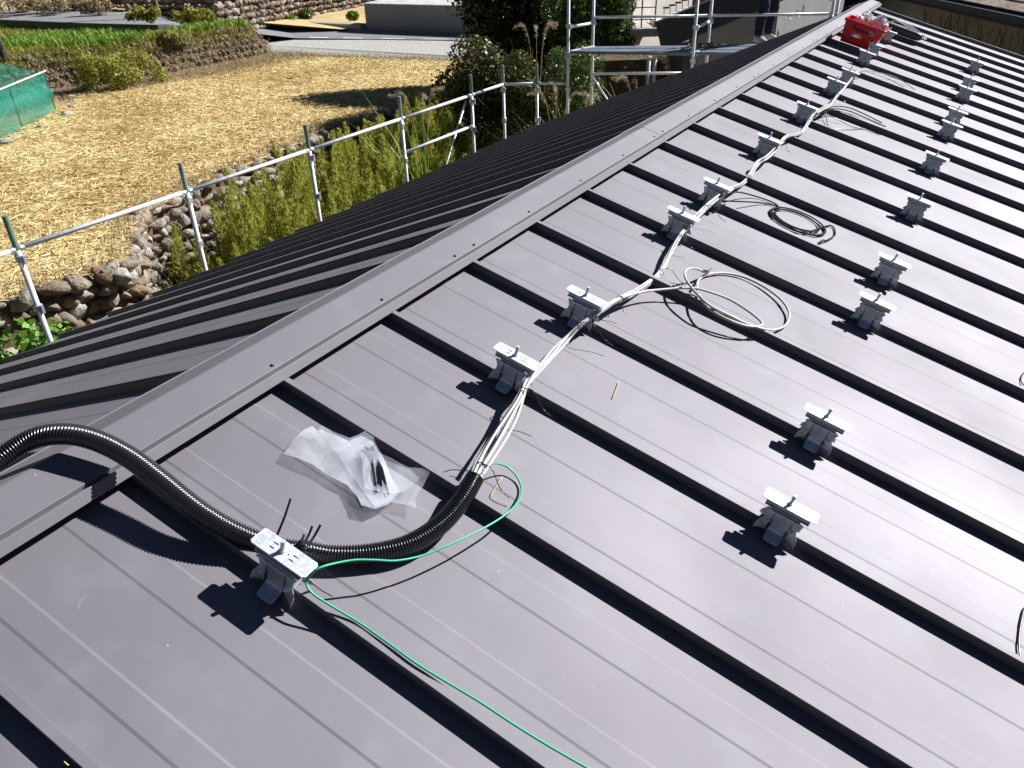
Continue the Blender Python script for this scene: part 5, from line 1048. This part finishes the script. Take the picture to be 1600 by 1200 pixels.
# ------------------------------------------------------------------ person standing at the far verge
def person():
    z0 = DK+.012; fl = onZ(1184, 66, z0); fr = onZ(1199, 63, z0)
    P0 = (fl+fr)/2; p = empty('person', (P0.x, P0.y, z0), 'person in dark navy trousers and grey trainers standing on the far scaffold deck', 'person')
    inv = Matrix.Translation(-p.location); side = (fr-fl); side.z = 0
    if side.length > .3: m_ = (fl+fr)/2; side = side.normalized()*.24; fl = m_-side/2; fr = m_+side/2
    sd = side.normalized(); fw = Vector((-sd.y, sd.x, 0)); fw = -fw if fw.dot(Vector((.6, -.8, 0))) < 0 else fw
    hip = P0+Vector((0, 0, .90)); V = []; E = []; Rr = []
    def add(q, r, par):
        V.append(q); Rr.append(r)
        if par is not None: E.append((par, len(V)-1))
        return len(V)-1
    pel = add(hip, .12, None); 
    for ft, sg in ((fl, -1), (fr, 1)):
        h_ = add(hip+sd*sg*.09+Vector((0, 0, -.04)), .085, pel); k_ = add(Vector((ft.x, ft.y, z0+.48))+fw*.03, .055, h_); a_ = add(Vector((ft.x, ft.y, z0+.09)), .036, k_); add(Vector((ft.x, ft.y, z0+.05))+fw*.12, .028, a_)
    ch = add(hip+Vector((0, 0, .25)), .13, pel); sh_ = add(hip+Vector((0, 0, .47)), .11, ch); nk = add(hip+Vector((0, 0, .57)), .052, sh_); hd = add(hip+Vector((0, 0, .70))+fw*.02, .085, nk); add(hip+Vector((0, 0, .78))+fw*.015, .07, hd)
    for sg in (-1, 1):
        s1_ = add(hip+sd*sg*.18+Vector((0, 0, .46)), .055, sh_); e_ = add(hip+sd*sg*.23+Vector((0, 0, .20)), .04, s1_); w_ = add(hip+sd*sg*.22+fw*.12+Vector((0, 0, -.02)), .027, e_); pm = add(hip+sd*sg*.22+fw*.16+Vector((0, 0, -.08)), .03, w_)
        for f_ in range(4): a1 = add(hip+sd*(sg*.22+(f_-1.5)*.017)+fw*.18+Vector((0, 0, -.13)), .0095, pm); add(hip+sd*(sg*.22+(f_-1.5)*.018)+fw*.165+Vector((0, 0, -.165)), .008, a1)
        t1_ = add(hip+sd*(sg*.22-sg*.035)+fw*.185+Vector((0, 0, -.09)), .01, pm)
    me = bpy.data.meshes.new('body'); me.from_pydata([tuple(v) for v in V], E, []); me.materials.append(mat('skin', (.45, .28, .2), .6)); o = link(bpy.data.objects.new('body', me), p); o.matrix_parent_inverse = inv
    sk = o.modifiers.new('skin', 'SKIN'); 
    for i, r in enumerate(Rr): me.skin_vertices[0].data[i].radius = (r, r)
    me.skin_vertices[0].data[0].use_root = True; o.modifiers.new('subsurf', 'SUBSURF').render_levels = 2
    M_TR = mat('navy work trousers', (.012, .016, .032), .85, 0, .3, 14, .3, .5, 25)
    mb = MB()
    for ft, sg in ((fl, -1), (fr, 1)):
        ks = [(hip+sd*sg*.07+Vector((0, 0, .03)), .125), (hip+sd*sg*.09+Vector((0, 0, -.12)), .11), (Vector((ft.x, ft.y, z0+.62))+fw*.03+sd*sg*.0, .088), (Vector((ft.x, ft.y, z0+.48))+fw*.045, .082), (Vector((ft.x, ft.y, z0+.38))+fw*.02, .078), (Vector((ft.x, ft.y, z0+.28)), .080), (Vector((ft.x, ft.y, z0+.19)), .066), (Vector((ft.x, ft.y, z0+.14)), .072), (Vector((ft.x, ft.y, z0+.095)), .052)]
        q = cr([k[0] for k in ks], 5); rad_ = np.interp(np.linspace(0, len(ks)-1, len(q)), range(len(ks)), [k[1] for k in ks]); rad_ = [r*(1+.05*math.sin(i*1.7+sg)) for i, r in enumerate(rad_)]
        mb.tube(q, rad_, 16)
    o = mb.build('trousers', M_TR, p, smooth=True); o.matrix_parent_inverse = inv
    mb = MB(); ks = [(hip+Vector((0, 0, -.05)), .165), (hip+Vector((0, 0, .12)), .155), (hip+Vector((0, 0, .30)), .17), (hip+Vector((0, 0, .45)), .16), (hip+Vector((0, 0, .53)), .07)]; mb.tube(cr([k[0] for k in ks], 5), list(np.interp(np.linspace(0, 4, 21), range(5), [k[1] for k in ks])), 20)
    for sg in (-1, 1): mb.tube(cr([hip+sd*sg*.13+Vector((0, 0, .47)), hip+sd*sg*.2+Vector((0, 0, .40)), hip+sd*sg*.23+Vector((0, 0, .2)), hip+sd*sg*.22+fw*.11+Vector((0, 0, 0))], 5), list(np.linspace(.08, .05, 16)), 12)
    o = mb.build('jacket', mat('dark work jacket', (.03, .035, .05), .85, 0, .3, 12, .2), p, smooth=True); o.matrix_parent_inverse = inv
    for ft, sg in ((fl, -1), (fr, 1)):
        for nm, pr, m_ in (('shoe', [(-.075, .045, .036, .05), (-.03, .05, .05, .06), (.03, .05, .044, .05), (.10, .038, .047, .038), (.16, .03, .043, .028), (.195, .024, .022, .016)], mat('grey trainer', (.33, .36, .42), .7, 0, .4, 30, .2)), ('sole', [(-.08, .012, .038, .012), (-.03, .012, .042, .012), (.05, .012, .042, .012), (.12, .012, .048, .012), (.17, .012, .043, .012), (.20, .014, .02, .01)], mat('pale sole', (.6, .6, .6), .7))):
            vs = []; fs = []; k = 14
            toe = (fw+sd*sg*.25).normalized(); sx = Vector((-toe.y, toe.x, 0))
            for (x, zc, hw, hh) in pr:
                for j in range(k): th = 2*math.pi*j/k; vs.append(Vector((ft.x, ft.y, z0))+toe*x+sx*hw*math.cos(th)+Vector((0, 0, max(.0, zc+hh*math.sin(th)))))
            for i in range(len(pr)-1):
                for j in range(k): fs.append((i*k+j, i*k+(j+1) % k, (i+1)*k+(j+1) % k, (i+1)*k+j))
            fs.append(tuple(range(k))); fs.append(tuple((len(pr)-1)*k+j for j in range(k)))
            o = MB().add(vs, fs).build(nm, m_, p, smooth=True); o.matrix_parent_inverse = inv
    hc = hip+Vector((0, 0, .75)); bm = bmesh.new(); bmesh.ops.create_icosphere(bm, subdivisions=3, radius=.105); bmesh.ops.delete(bm, geom=[v for v in bm.verts if v.co.z < -.01 and v.co.dot(fw) > -.03], context='VERTS'); me = bpy.data.meshes.new('hair'); bm.to_mesh(me); bm.free(); me.materials.append(mat('black hair', (.01, .01, .01), .6)); o = link(bpy.data.objects.new('hair', me), p); o.matrix_parent_inverse = inv; o.location = hc
    mb = MB()
    fc = hip+Vector((0, 0, .70))+fw*.10; mb.tube([fc+Vector((0, 0, .02)), fc+fw*.022-Vector((0, 0, .012)), fc-Vector((0, 0, .02))], [.006, .012, .008], 8)
    for sg in (-1, 1): mb.tube([fc+sd*sg*.095-fw*.09+Vector((0, 0, .02)), fc+sd*sg*.1-fw*.09-Vector((0, 0, .03))], .012, 8)
    o = mb.build('nose_and_ears', MATS['skin'], p, smooth=True); o.matrix_parent_inverse = inv
    mb = MB()
    for sg in (-1, 1): mb.tube([fc+sd*sg*.03-fw*.012+Vector((0, 0, .02)), fc+sd*sg*.03-fw*.004+Vector((0, 0, .02))], .008, 8)
    o = mb.build('eyes', M_BLK, p); o.matrix_parent_inverse = inv
person()
for o in bpy.data.objects:     # names stay plain
    if o.type == 'MESH' and o.data.users == 1: o.data.name = o.name
